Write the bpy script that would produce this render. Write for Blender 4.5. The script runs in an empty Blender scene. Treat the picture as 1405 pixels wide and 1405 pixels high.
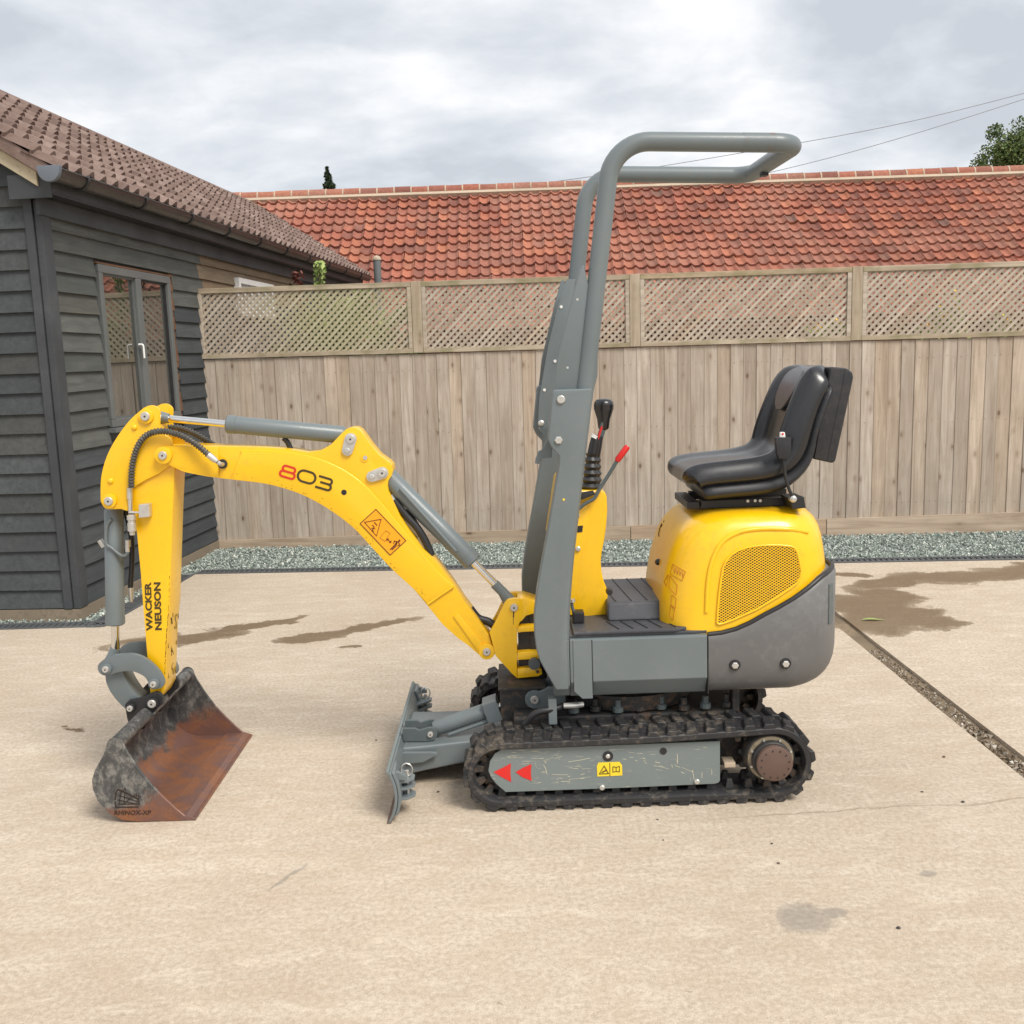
import bpy, bmesh, math, random
import numpy as np
from mathutils import Vector, Matrix
from mathutils.bvhtree import BVHTree
random.seed(7); np.random.seed(7)
scene = bpy.context.scene
COL = scene.collection
rad = math.radians

# ------------------------------------------------------------------ camera
FPX, CAM_H, PITCH, ROLL = 1400.0, 1.57, 8.6, -2.0
cam_d = bpy.data.cameras.new('camera'); cam = bpy.data.objects.new('camera', cam_d); COL.objects.link(cam)
cam_d.sensor_width = 36.0; cam_d.lens = 36.0 * FPX / 1405.0
cam_d.clip_start = 0.05; cam_d.clip_end = 2000
CAM_R = Matrix.Rotation(rad(90 - PITCH), 3, 'X') @ Matrix.Rotation(rad(ROLL), 3, 'Z')
cam.matrix_world = Matrix.Translation((0, 0, CAM_H)) @ CAM_R.to_4x4()
scene.camera = cam

# ------------------------------------------------------------------ world, sun, exposure
SUN_EL, SUN_AZ = 50.0, 140.0      # azimuth measured from +Y towards +X
world = bpy.data.worlds.new('World'); scene.world = world; world.use_nodes = True
wn = world.node_tree; wn.nodes.clear()
def wnode(t, **kw):
    n = wn.nodes.new(t)
    for k, v in kw.items(): setattr(n, k, v)
    return n
w_out = wnode('ShaderNodeOutputWorld'); w_bg = wnode('ShaderNodeBackground')
w_bg.inputs['Strength'].default_value = 0.1
sky = wnode('ShaderNodeTexSky', sky_type='NISHITA', sun_disc=False)
sky.sun_elevation = rad(SUN_EL); sky.sun_rotation = rad(SUN_AZ); sky.air_density = 1.0; sky.dust_density = 2.0
tc = wnode('ShaderNodeTexCoord'); sep = wnode('ShaderNodeSeparateXYZ'); wn.links.new(tc.outputs['Generated'], sep.inputs[0])
zz = wnode('ShaderNodeMath', operation='ADD'); wn.links.new(sep.outputs['Z'], zz.inputs[0]); zz.inputs[1].default_value = 0.22
zm = wnode('ShaderNodeMath', operation='MAXIMUM'); wn.links.new(zz.outputs[0], zm.inputs[0]); zm.inputs[1].default_value = 0.05
dv = wnode('ShaderNodeVectorMath', operation='DIVIDE'); wn.links.new(tc.outputs['Generated'], dv.inputs[0])
cmb = wnode('ShaderNodeCombineXYZ')
for i in range(3): wn.links.new(zm.outputs[0], cmb.inputs[i])
wn.links.new(cmb.outputs[0], dv.inputs[1])
def wnoise(scale, detail, rough, off):
    ad = wnode('ShaderNodeVectorMath', operation='ADD'); wn.links.new(dv.outputs[0], ad.inputs[0]); ad.inputs[1].default_value = off
    n = wnode('ShaderNodeTexNoise'); n.inputs['Scale'].default_value = scale; n.inputs['Detail'].default_value = detail
    n.inputs['Roughness'].default_value = rough; n.inputs['Distortion'].default_value = 0.25
    wn.links.new(ad.outputs[0], n.inputs['Vector']); return n
c1 = wnoise(1.5, 7, 0.52, (3.1, 1.7, 0.4)); c2 = wnoise(4.2, 6, 0.55, (9.0, 4.0, 2.0))
mixn = wnode('ShaderNodeMix', data_type='FLOAT'); mixn.inputs[0].default_value = 0.28
wn.links.new(c1.outputs['Fac'], mixn.inputs[2]); wn.links.new(c2.outputs['Fac'], mixn.inputs[3])
cr = wnode('ShaderNodeValToRGB')
SKYLV = 1.0
el = cr.color_ramp.elements
el[0].position = 0.37; el[0].color = (0.66, 0.705, 0.765, 1)
el[1].position = 0.575; el[1].color = (1.12, 1.12, 1.13, 1)
e = el.new(0.47); e.color = (0.85, 0.89, 0.94, 1)
wn.links.new(mixn.outputs[0], cr.inputs[0])
csc = wnode('ShaderNodeVectorMath', operation='SCALE'); wn.links.new(cr.outputs[0], csc.inputs[0]); csc.inputs['Scale'].default_value = 5.4
mx = wnode('ShaderNodeMix', data_type='RGBA'); mx.inputs[0].default_value = 0.97
wn.links.new(sky.outputs[0], mx.inputs[6]); wn.links.new(csc.outputs[0], mx.inputs[7])
wn.links.new(mx.outputs[2], w_bg.inputs['Color']); wn.links.new(w_bg.outputs[0], w_out.inputs['Surface'])

sun_d = bpy.data.lights.new('sun', 'SUN'); sun_d.energy = 2.0; sun_d.angle = rad(24); sun_d.color = (1.0, 0.95, 0.87)
sun = bpy.data.objects.new('sun', sun_d); COL.objects.link(sun)
sdir = Vector((math.sin(rad(SUN_AZ)) * math.cos(rad(SUN_EL)), math.cos(rad(SUN_AZ)) * math.cos(rad(SUN_EL)), math.sin(rad(SUN_EL))))
sun.rotation_euler = sdir.to_track_quat('Z', 'Y').to_euler(); sun.location = (6, 6, 12)
vs = scene.view_settings
vs.view_transform = 'Standard'; vs.look = 'None'; vs.gamma = 1.0; vs.use_curve_mapping = False
vs.exposure = 0.8

# ------------------------------------------------------------------ pixel -> place (planes of known depth)
CO = Vector((0, 0, CAM_H))
def ray(px, py): return CAM_R @ Vector(((px - 702.5) / FPX, -(py - 702.5) / FPX, -1))
def P(px, py, Y):
    d = ray(px, py); return CO + d * (Y / d.y)
def G(px, py, z=0.0):
    d = ray(px, py); return CO + d * ((z - CAM_H) / d.z)
def proj(p):
    c = CAM_R.transposed() @ (Vector(p) - CO); return 702.5 + FPX * c.x / -c.z, 702.5 - FPX * c.y / -c.z
def zoomed(pts, ox, oy, k): return [(ox + x / k, oy + y / k) for x, y in pts]

# ------------------------------------------------------------------ mesh builder
WLOC = {}
def tag(o, label=None, cat=None, group=None, kind=None):
    if label: o['label'] = label
    if cat: o['category'] = cat
    if group: o['group'] = group
    if kind: o['kind'] = kind
    return o
def empty(name, loc, label, cat, group=None):
    o = bpy.data.objects.new(name, None); COL.objects.link(o); o.location = loc; o.empty_display_size = 0.2
    WLOC[o.name] = Vector(loc); return tag(o, label, cat, group)
def wloc(o): return WLOC[o.name] if o is not None else Vector((0, 0, 0))
def place(name, mesh, M, parent=None):
    """link a shared mesh at world matrix M (parents carry no rotation)"""
    o = bpy.data.objects.new(name, mesh); COL.objects.link(o); o.parent = parent
    o.matrix_basis = Matrix.Translation(-wloc(parent)) @ M; WLOC[o.name] = M.translation.copy(); return o
class MB:
    def __init__(s): s.v = []; s.f = []
    def add(s, vs_, fs_):
        b = len(s.v); s.v.extend([Vector(p) for p in vs_]); s.f.extend([tuple(b + i for i in f) for f in fs_]); return s
    def loops(s, rings, closed=True, cap0=True, cap1=True):
        n = len(rings[0]); fs = []
        for r in range(len(rings) - 1):
            for i in range(n if closed else n - 1):
                j = (i + 1) % n; fs.append((r * n + i, r * n + j, (r + 1) * n + j, (r + 1) * n + i))
        if cap0: fs.append(tuple(range(n - 1, -1, -1)))
        if cap1: fs.append(tuple((len(rings) - 1) * n + i for i in range(n)))
        return s.add([p for r in rings for p in r], fs)
    def prism(s, xz, y0, y1):
        return s.loops([[(x, y0, z) for x, z in xz], [(x, y1, z) for x, z in xz]])
    def prismp(s, px, y0, y1, Yt=None):
        pts = [P(x, y, Yt or y0) for x, y in px]; return s.prism([(p.x, p.z) for p in pts], y0, y1)
    def prismz(s, xy, z0, z1): return s.loops([[(x, y, z0) for x, y in xy], [(x, y, z1) for x, y in xy]])
    def prismx(s, yz, x0, x1): return s.loops([[(x0, y, z) for y, z in yz], [(x1, y, z) for y, z in yz]])
    def box(s, x0, x1, y0, y1, z0, z1): return s.prismz([(x0, y0), (x1, y0), (x1, y1), (x0, y1)], z0, z1)
    def obox(s, c, ax, ay, az):
        c, ax, ay, az = Vector(c), Vector(ax), Vector(ay), Vector(az)
        r = [c - ax - ay - az, c + ax - ay - az, c + ax + ay - az, c - ax + ay - az]
        return s.loops([r, [p + 2 * az for p in r]])
    def tube(s, path, r, n=12, cap=True):
        path = [Vector(p) for p in path]; m = len(path); rs = r if isinstance(r, (list, tuple)) else [r] * m
        t0 = (path[1] - path[0]).normalized(); up = Vector((0, 1, 0)) if abs(t0.y) < 0.9 else Vector((1, 0, 0))
        nrm = (up - t0 * up.dot(t0)).normalized(); rings = []
        for i in range(m):
            a = path[max(i - 1, 0)]; b = path[min(i + 1, m - 1)]; t = b - a
            if t.length < 1e-9: t = t0
            t = t.normalized(); nrm = (nrm - t * nrm.dot(t)).normalized(); bi = t.cross(nrm)
            rings.append([path[i] + (nrm * math.cos(2 * math.pi * k / n) + bi * math.sin(2 * math.pi * k / n)) * rs[i] for k in range(n)])
        return s.loops(rings, True, cap, cap)
    def cyl(s, p0, p1, r, n=20): return s.tube([p0, p1], r, n)
    def lathe(s, p0, p1, prof, n=20):
        p0, p1 = Vector(p0), Vector(p1)
        return s.tube2([p0 + (p1 - p0) * t for t, _ in prof], [r for _, r in prof], (p1 - p0).normalized(), n)
    def tube2(s, path, rs, t, n):
        up = Vector((0, 1, 0)) if abs(t.y) < 0.9 else Vector((1, 0, 0))
        a = (up - t * up.dot(t)).normalized(); b = t.cross(a)
        return s.loops([[p + (a * math.cos(2 * math.pi * k / n) + b * math.sin(2 * math.pi * k / n)) * r for k in range(n)] for p, r in zip(path, rs)])
    def ycyl(s, px, py, Y, y0, y1, r, n=20):
        p = P(px, py, Y); return s.cyl((p.x, y0, p.z), (p.x, y1, p.z), r, n)
    def mesh(s, name, mat, origin, smooth=35, bevel=0.0, seg=2):
        me = bpy.data.meshes.new(name)
        me.from_pydata([p - origin for p in s.v], [], s.f); me.validate(); 
        if bevel or True:
            bm = bmesh.new(); bm.from_mesh(me); bmesh.ops.recalc_face_normals(bm, faces=bm.faces)
            if bevel:
                ed = [e_ for e_ in bm.edges if len(e_.link_faces) == 2 and e_.calc_face_angle(0) > rad(28)]
                bmesh.ops.bevel(bm, geom=ed, offset=bevel, segments=seg, profile=0.6, affect='EDGES', clamp_overlap=True)
            bm.to_mesh(me); bm.free()
        if smooth:
            me.shade_smooth(); me.set_sharp_from_angle(angle=rad(smooth))
        if mat: me.materials.append(mat)
        return me
    def build(s, name, mat, parent=None, smooth=35, bevel=0.0, seg=2, origin=None):
        lo = Vector((min(p.x for p in s.v), min(p.y for p in s.v), min(p.z for p in s.v)))
        hi = Vector((max(p.x for p in s.v), max(p.y for p in s.v), max(p.z for p in s.v)))
        org = Vector(origin) if origin else (lo + hi) / 2
        me = s.mesh(name, mat, org, smooth, bevel, seg)
        return place(name, me, Matrix.Translation(org), parent)
def fillet(pts, rads, n=8):
    """round the inner corners of a polyline"""
    pts = [Vector(p) for p in pts]; out = [pts[0]]
    for i in range(1, len(pts) - 1):
        a, b, c = pts[i - 1], pts[i], pts[i + 1]; r = rads[i - 1]
        u, v = (a - b).normalized(), (c - b).normalized(); ang = u.angle(v); d = r / math.tan(ang / 2)
        p0, p1 = b + u * d, b + v * d
        ctr = b + (u + v).normalized() * (r / math.sin(ang / 2)); e0, e1 = p0 - ctr, p1 - ctr; tot = e0.angle(e1)
        for k in range(n + 1):
            t = k / n; out.append(ctr + (e0 * math.sin((1 - t) * tot) + e1 * math.sin(t * tot)) / math.sin(tot))
    out.append(pts[-1]); return out
def curve(pts, n=8):
    """catmull-rom through points"""
    pts = [Vector(p) for p in pts]; q = [2 * pts[0] - pts[1]] + pts + [2 * pts[-1] - pts[-2]]; out = []
    for i in range(1, len(q) - 2):
        for k in range(n):
            t = k / n; a, b, c, d = q[i - 1], q[i], q[i + 1], q[i + 2]
            out.append(0.5 * (2 * b + (c - a) * t + (2 * a - 5 * b + 4 * c - d) * t * t + (3 * b - a - 3 * c + d) * t ** 3))
    out.append(pts[-1]); return out
def curve2(pts, n=6): return [(p.x, p.y) for p in curve([(a, b, 0) for a, b in pts], n)]
def arc(cx, cy, r, a0, a1, n=10): return [(cx + r * math.cos(rad(a0 + (a1 - a0) * k / n)), cy + r * math.sin(rad(a0 + (a1 - a0) * k / n))) for k in range(n + 1)]
def ribbon(mb, px, width, Y, th=0.0012, closed=False):
    """flat painted stroke on the plane Y, px in photo pixels"""
    pts = [P(x, y, Y) for x, y in px]; n = len(pts); L, R = [], []
    for i in range(n):
        a = pts[(i - 1) % n] if closed or i > 0 else pts[i]; b = pts[(i + 1) % n] if closed or i < n - 1 else pts[i]
        d1 = (pts[i] - a); d2 = (b - pts[i]); d1 = d1.normalized() if d1.length > 1e-9 else d2.normalized(); d2 = d2.normalized() if d2.length > 1e-9 else d1
        t = (d1 + d2).normalized(); nn = Vector((-t.z, 0, t.x)); m = 1 / max(0.5, math.sqrt(max(0.01, (1 + d1.dot(d2)) / 2)))
        L.append(pts[i] + nn * width / 2 * m); R.append(pts[i] - nn * width / 2 * m)
    rng = n if closed else n - 1
    for i in range(rng):
        j = (i + 1) % n; q = [L[i], L[j], R[j], R[i]]
        mb.loops([q, [p + Vector((0, th, 0)) for p in q]])
def text_mesh(mb, body, o_px, u_px, v_px, Y, off=0.0, th=0.0012):
    """lettering: o_px lower-left corner, u_px end of base line, v_px top of first letter"""
    cu = bpy.data.curves.new('lettering', 'FONT'); cu.body = body; cu.offset = off; cu.resolution_u = 3
    ob = bpy.data.objects.new('lettering', cu); COL.objects.link(ob)
    dg = bpy.context.evaluated_depsgraph_get(); me = bpy.data.meshes.new_from_object(ob.evaluated_get(dg))
    vv = [v.co.copy() for v in me.vertices]; ff = [tuple(p.vertices) for p in me.polygons]
    bpy.data.objects.remove(ob); bpy.data.meshes.remove(me); bpy.data.curves.remove(cu)
    x0 = min(v.x for v in vv); x1 = max(v.x for v in vv); y0 = min(v.y for v in vv); y1 = max(v.y for v in vv)
    o = P(*o_px, Y); U = P(*u_px, Y) - o; V = P(*v_px, Y) - o
    mb.add([o + U * ((v.x - x0) / (x1 - x0)) + V * ((v.y - y0) / (y1 - y0)) for v in vv], ff)

# ------------------------------------------------------------------ materials
class NT:
    def __init__(s, name):
        s.m = bpy.data.materials.new(name); s.m.use_nodes = True; s.t = s.m.node_tree
        s.b = s.t.nodes['Principled BSDF']; s._pos = None
    def n(s, t, **kw):
        k = s.t.nodes.new(t)
        for a, v in kw.items(): setattr(k, a, v)
        return k
    def ln(s, a, b): s.t.links.new(a, b)
    def val(s, sock, v):
        if hasattr(v, 'is_output') or isinstance(v, bpy.types.NodeSocket): s.ln(v, sock)
        else:
            if isinstance(v, tuple) and len(v) == 3 and sock.type == 'RGBA': v = (*v, 1)
            sock.default_value = v
    def pos(s):
        if s._pos is None: s._pos = s.n('ShaderNodeNewGeometry')
        return s._pos.outputs['Position']
    def obj(s): return s.n('ShaderNodeTexCoord').outputs['Object']
    def rnd(s):
        g = s.n('ShaderNodeNewGeometry').outputs['Random Per Island']; o = s.n('ShaderNodeObjectInfo').outputs['Random']
        return s.math('FRACT', s.math('ADD', g, o))
    def math(s, op, a, b=0.0, c=None, clamp=False):
        k = s.n('ShaderNodeMath', operation=op, use_clamp=clamp); s.val(k.inputs[0], a); s.val(k.inputs[1], b)
        if c is not None: s.val(k.inputs[2], c)
        return k.outputs[0]
    def vmath(s, op, a, b):
        k = s.n('ShaderNodeVectorMath', operation=op); s.val(k.inputs[0], a); s.val(k.inputs[1], b); return k.outputs[0]
    def mapping(s, v, scale=(1, 1, 1), rot=(0, 0, 0), loc=(0, 0, 0)):
        k = s.n('ShaderNodeMapping'); s.ln(v, k.inputs[0]); k.inputs['Scale'].default_value = scale
        k.inputs['Rotation'].default_value = rot; k.inputs['Location'].default_value = loc; return k.outputs[0]
    def noise(s, v, scale, detail=4, rough=0.55, dist=0.0):
        k = s.n('ShaderNodeTexNoise'); s.ln(v, k.inputs['Vector']); k.inputs['Scale'].default_value = scale
        k.inputs['Detail'].default_value = detail; k.inputs['Roughness'].default_value = rough; k.inputs['Distortion'].default_value = dist
        return k.outputs['Fac']
    def vor(s, v, scale, feat='F1', out='Distance'):
        k = s.n('ShaderNodeTexVoronoi', feature=feat); s.ln(v, k.inputs['Vector']); k.inputs['Scale'].default_value = scale; return k.outputs[out]
    def ramp(s, f, stops):
        k = s.n('ShaderNodeValToRGB'); s.ln(f, k.inputs[0]); e_ = k.color_ramp.elements
        while len(e_) < len(stops): e_.new(0.5)
        for i, (p, c) in enumerate(stops):
            e_[i].position = p; e_[i].color = (c, c, c, 1) if isinstance(c, (int, float)) else (*c, 1)
        return k.outputs[0]
    def mix(s, f, a, b, mode='MIX'):
        k = s.n('ShaderNodeMix', data_type='RGBA', blend_type=mode); s.val(k.inputs[0], f); s.val(k.inputs[6], a); s.val(k.inputs[7], b); return k.outputs[2]
    def set(s, **kw):
        for k, v in kw.items(): s.val(s.b.inputs[k.replace('_', ' ')], v)
        return s
    def bump(s, h, strength=0.3, dist=0.002):
        k = s.n('ShaderNodeBump'); s.ln(h, k.inputs['Height']); k.inputs['Strength'].default_value = strength; k.inputs['Distance'].default_value = dist
        s.ln(k.outputs[0], s.b.inputs['Normal']); return s
def paint(name, col, rough=0.4, var=0.12, coat=0.0, dirt=0.25, dirtcol=(0.16, 0.12, 0.08), metal=0.0, chips=0.0, spec=0.5, chipcol=(0.45, 0.40, 0.30)):
    t = NT(name); p = t.pos()
    n1 = t.noise(p, 3.0, 5); n2 = t.noise(p, 38, 5, 0.65); n3 = t.noise(p, 220, 3)
    c = t.mix(t.ramp(n1, [(0.3, 0.0), (0.7, 1.0)]), tuple(x * (1 - var) for x in col), tuple(min(1, x * (1 + var)) for x in col))
    d = t.ramp(t.math('MULTIPLY', n2, t.math('ADD', n1, 0.5)), [(0.52, 0.0), (0.78, dirt)])
    c = t.mix(d, c, dirtcol)
    if chips:
        v = t.noise(p, 75, 6, 0.75); c = t.mix(t.ramp(v, [(0.70, 0.0), (0.74, chips)]), c, chipcol)
    t.set(Base_Color=c, Roughness=t.math('ADD', rough - 0.06, t.math('MULTIPLY', n2, 0.16)), Metallic=metal, Coat_Weight=coat, Coat_Roughness=0.12)
    t.b.inputs['Specular IOR Level'].default_value = spec
    t.bump(n3, 0.06, 0.001); return t.m
M = {}
M['yellow'] = paint('yellow_paint', (0.87, 0.50, 0.004), 0.32, 0.05, 0.4, 0.16, (0.30, 0.19, 0.05), chips=0.35, chipcol=(0.22, 0.13, 0.04))
M['yellow_worn'] = paint('worn_yellow_paint', (0.87, 0.51, 0.006), 0.38, 0.05, 0.2, 0.12, (0.25, 0.16, 0.04))
M['grey'] = paint('grey_paint', (0.142, 0.168, 0.176), 0.40, 0.08, 0.15, 0.25, (0.2, 0.18, 0.15))
M['greydk'] = paint('dark_grey_paint', (0.085, 0.105, 0.108), 0.45, 0.1, 0.0, 0.3, (0.2, 0.18, 0.15))
M['cw'] = paint('warm_grey_casting', (0.126, 0.124, 0.122), 0.46, 0.12, 0.0, 0.45, (0.20, 0.20, 0.19), chips=0.25)
M['black'] = paint('black_plastic', (0.018, 0.018, 0.02), 0.42, 0.2, 0.0, 0.2, (0.09, 0.08, 0.07))
M['blackgloss'] = paint('black_vinyl', (0.009, 0.009, 0.011), 0.29, 0.2, 0.22, 0.05, (0.1, 0.1, 0.1), spec=0.6)
M['vinylshell'] = paint('charcoal_seat_shell', (0.017, 0.018, 0.021), 0.42, 0.1, 0.0, 0.1)
M['rubber'] = paint('track_rubber', (0.020, 0.020, 0.022), 0.55, 0.25, 0.0, 0.6, (0.20, 0.165, 0.125))
M['mat'] = paint('rubber_floor_mat', (0.055, 0.058, 0.068), 0.48, 0.2, 0.0, 0.5, (0.14, 0.135, 0.13))
M['dirty'] = paint('oily_black_steel', (0.028, 0.028, 0.028), 0.6, 0.3, 0.0, 0.9, (0.17, 0.10, 0.055))
M['chrome'] = paint('chrome_rod', (0.75, 0.74, 0.72), 0.14, 0.04, 0.0, 0.15, (0.4, 0.36, 0.3), metal=1.0)
M['zinc'] = paint('zinc_plated_steel', (0.62, 0.61, 0.58), 0.38, 0.1, 0.0, 0.4, (0.3, 0.26, 0.2), metal=0.75)
M['pinface'] = paint('steel_pin_face', (0.55, 0.53, 0.50), 0.4, 0.1, 0.0, 0.3, (0.3, 0.25, 0.2), metal=0.5)
M['rust'] = paint('rusty_brown_steel', (0.13, 0.078, 0.060), 0.75, 0.3, 0.0, 0.6, (0.10, 0.09, 0.085))
M['red'] = paint('red_paint', (0.62, 0.018, 0.015), 0.4, 0.05, 0.0, 0.1)
M['decal_dark'] = paint('dark_brown_print', (0.055, 0.035, 0.008), 0.5, 0.05, 0.0, 0.0)
M['decal_red'] = paint('red_print', (0.60, 0.035, 0.01), 0.5, 0.05, 0.0, 0.0)
M['decal_orange'] = paint('orange_sticker', (0.88, 0.38, 0.008), 0.45, 0.04, 0.0, 0.1)
M['decal_line'] = paint('maroon_print', (0.12, 0.02, 0.008), 0.5, 0.05, 0.0, 0.0)
M['decal_label'] = paint('faded_orange_print', (0.50, 0.16, 0.008), 0.5, 0.05, 0.0, 0.0)
M['decal_yellow'] = paint('yellow_sticker', (0.80, 0.60, 0.03), 0.45, 0.05, 0.0, 0.2)
M['white'] = paint('white_plastic', (0.75, 0.75, 0.73), 0.4, 0.04, 0.0, 0.2)
M['stamp'] = paint('dark_stamped_steel', (0.035, 0.018, 0.012), 0.7, 0.2, 0.0, 0.0)

def mat_bucket():
    t = NT('worn_bucket_steel'); p = t.pos()
    big = t.noise(p, 3.6, 6, 0.6, 0.4); mid = t.noise(p, 16, 6, 0.65, 0.6); fine = t.noise(p, 90, 5, 0.7)
    st = t.noise(t.mapping(p, (34, 26, 20), (0.2, 0.9, 0.3)), 1.0, 8, 0.78, 0.25)
    dark = t.mix(mid, (0.026, 0.027, 0.029), (0.13, 0.13, 0.127))
    scuff = t.ramp(t.math('MULTIPLY', st, t.math('ADD', mid, 0.4)), [(0.42, 0.0), (0.58, 0.8)])
    c = t.mix(scuff, dark, (0.27, 0.26, 0.24))
    rustc = t.mix(fine, (0.15, 0.058, 0.028), (0.36, 0.145, 0.06))
    # the floor and lip of the bucket, polished by soil, rust first
    xyz = t.n('ShaderNodeSeparateXYZ'); t.ln(p, xyz.inputs[0])
    low = t.math('SUBTRACT', 0.27, xyz.outputs['Z']); right = t.math('ADD', xyz.outputs['X'], 1.42)
    rm = t.math('ADD', t.math('MULTIPLY', low, 2.1), t.math('MULTIPLY', right, 1.5))
    rm = t.math('ADD', rm, t.math('MULTIPLY', t.ramp(xyz.outputs['Z'], [(0.02, 1.0), (0.085, 0.0)]), 0.35))
    rm = t.math('ADD', rm, t.math('MULTIPLY', t.math('SUBTRACT', big, 0.5), 1.6))
    rm = t.math('ADD', rm, t.math('MULTIPLY', t.math('SUBTRACT', mid, 0.5), 0.5))
    rustc = t.mix(t.ramp(t.noise(p, 7, 5, 0.6, 0.8), [(0.42, 0.0), (0.58, 0.85)]), rustc, (0.155, 0.085, 0.075))
    c = t.mix(t.ramp(rm, [(0.40, 0.0), (0.60, 0.95)]), c, rustc)
    c = t.mix(t.ramp(fine, [(0.62, 0.0), (0.72, 0.35)]), c, (0.30, 0.24, 0.19))
    t.set(Base_Color=c, Roughness=t.math('ADD', 0.32, t.math('MULTIPLY', fine, 0.3)), Metallic=0.25)
    t.bump(fine, 0.25, 0.0015); return t.m
M['bucket'] = mat_bucket()
def mat_scratched():
    t = NT('scratched_grey_paint'); p = t.pos(); c = t.mix(t.noise(p, 5, 5), (0.145, 0.175, 0.175), (0.195, 0.222, 0.22))
    acc = None
    for rot, sc, th in ((0.15, 1.0, 0.735), (1.35, 1.3, 0.745), (0.75, 1.1, 0.75), (-0.5, 1.2, 0.75), (-0.06, 0.8, 0.74)):
        q = t.mapping(p, (6 * sc, 1, 95 * sc), (0, rot, 0), (rot * 3, 0, sc))
        s_ = t.ramp(t.noise(q, 1.6, 3, 0.6, 0.2), [(th - 0.06, 0.0), (th - 0.03, 0.9)])
        acc = s_ if acc is None else t.math('MAXIMUM', acc, s_)
    sp = t.ramp(t.noise(p, 120, 4, 0.7), [(0.70, 0.0), (0.73, 0.7)])
    patch = t.ramp(t.noise(p, 9, 3), [(0.46, 0.0), (0.60, 1.0)])
    acc = t.math('MULTIPLY', t.math('MAXIMUM', acc, sp), t.math('ADD', t.math('MULTIPLY', patch, 0.8), 0.2))
    c = t.mix(acc, c, (0.62, 0.56, 0.38)); t.set(Base_Color=c, Roughness=0.5); return t.m
M['scratched'] = mat_scratched()

WET = [ # (x, y, rx, ry, angle) of damp patches left on the concrete
 (-2.0, 5.86, 0.42, 0.17, 12), (-1.60, 6.10, 0.32, 0.075, 40),
 (-1.17, 5.80, 0.24, 0.10, 22), (-0.86, 5.98, 0.34, 0.09, 26),
 (2.08, 5.72, 0.26, 0.34, 0), (2.12, 6.12, 0.24, 0.34, 15), (2.30, 5.85, 0.22, 0.2, 0), (2.33, 6.28, 0.20, 0.40, 10), (2.38, 5.62, 0.20, 0.17, 0), (3.25, 6.75, 0.95, 0.24, 3), (2.5, 6.68, 0.30, 0.16, 0), (2.32, 6.98, 0.17, 0.06, -20), (4.0, 6.95, 0.9, 0.18, 0),
 (-1.95, 4.40, 0.07, 0.025, 5), (-0.95, 5.52, 0.10, 0.03, 10)]
GREY = [(0.77, 2.635, 0.085, 0.085, 0), (0.86, 2.66, 0.05, 0.025, 20), (1.22, 2.86, 0.025, 0.02, 0), (-0.735, 2.96, 0.10, 0.010, 62)]
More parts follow.
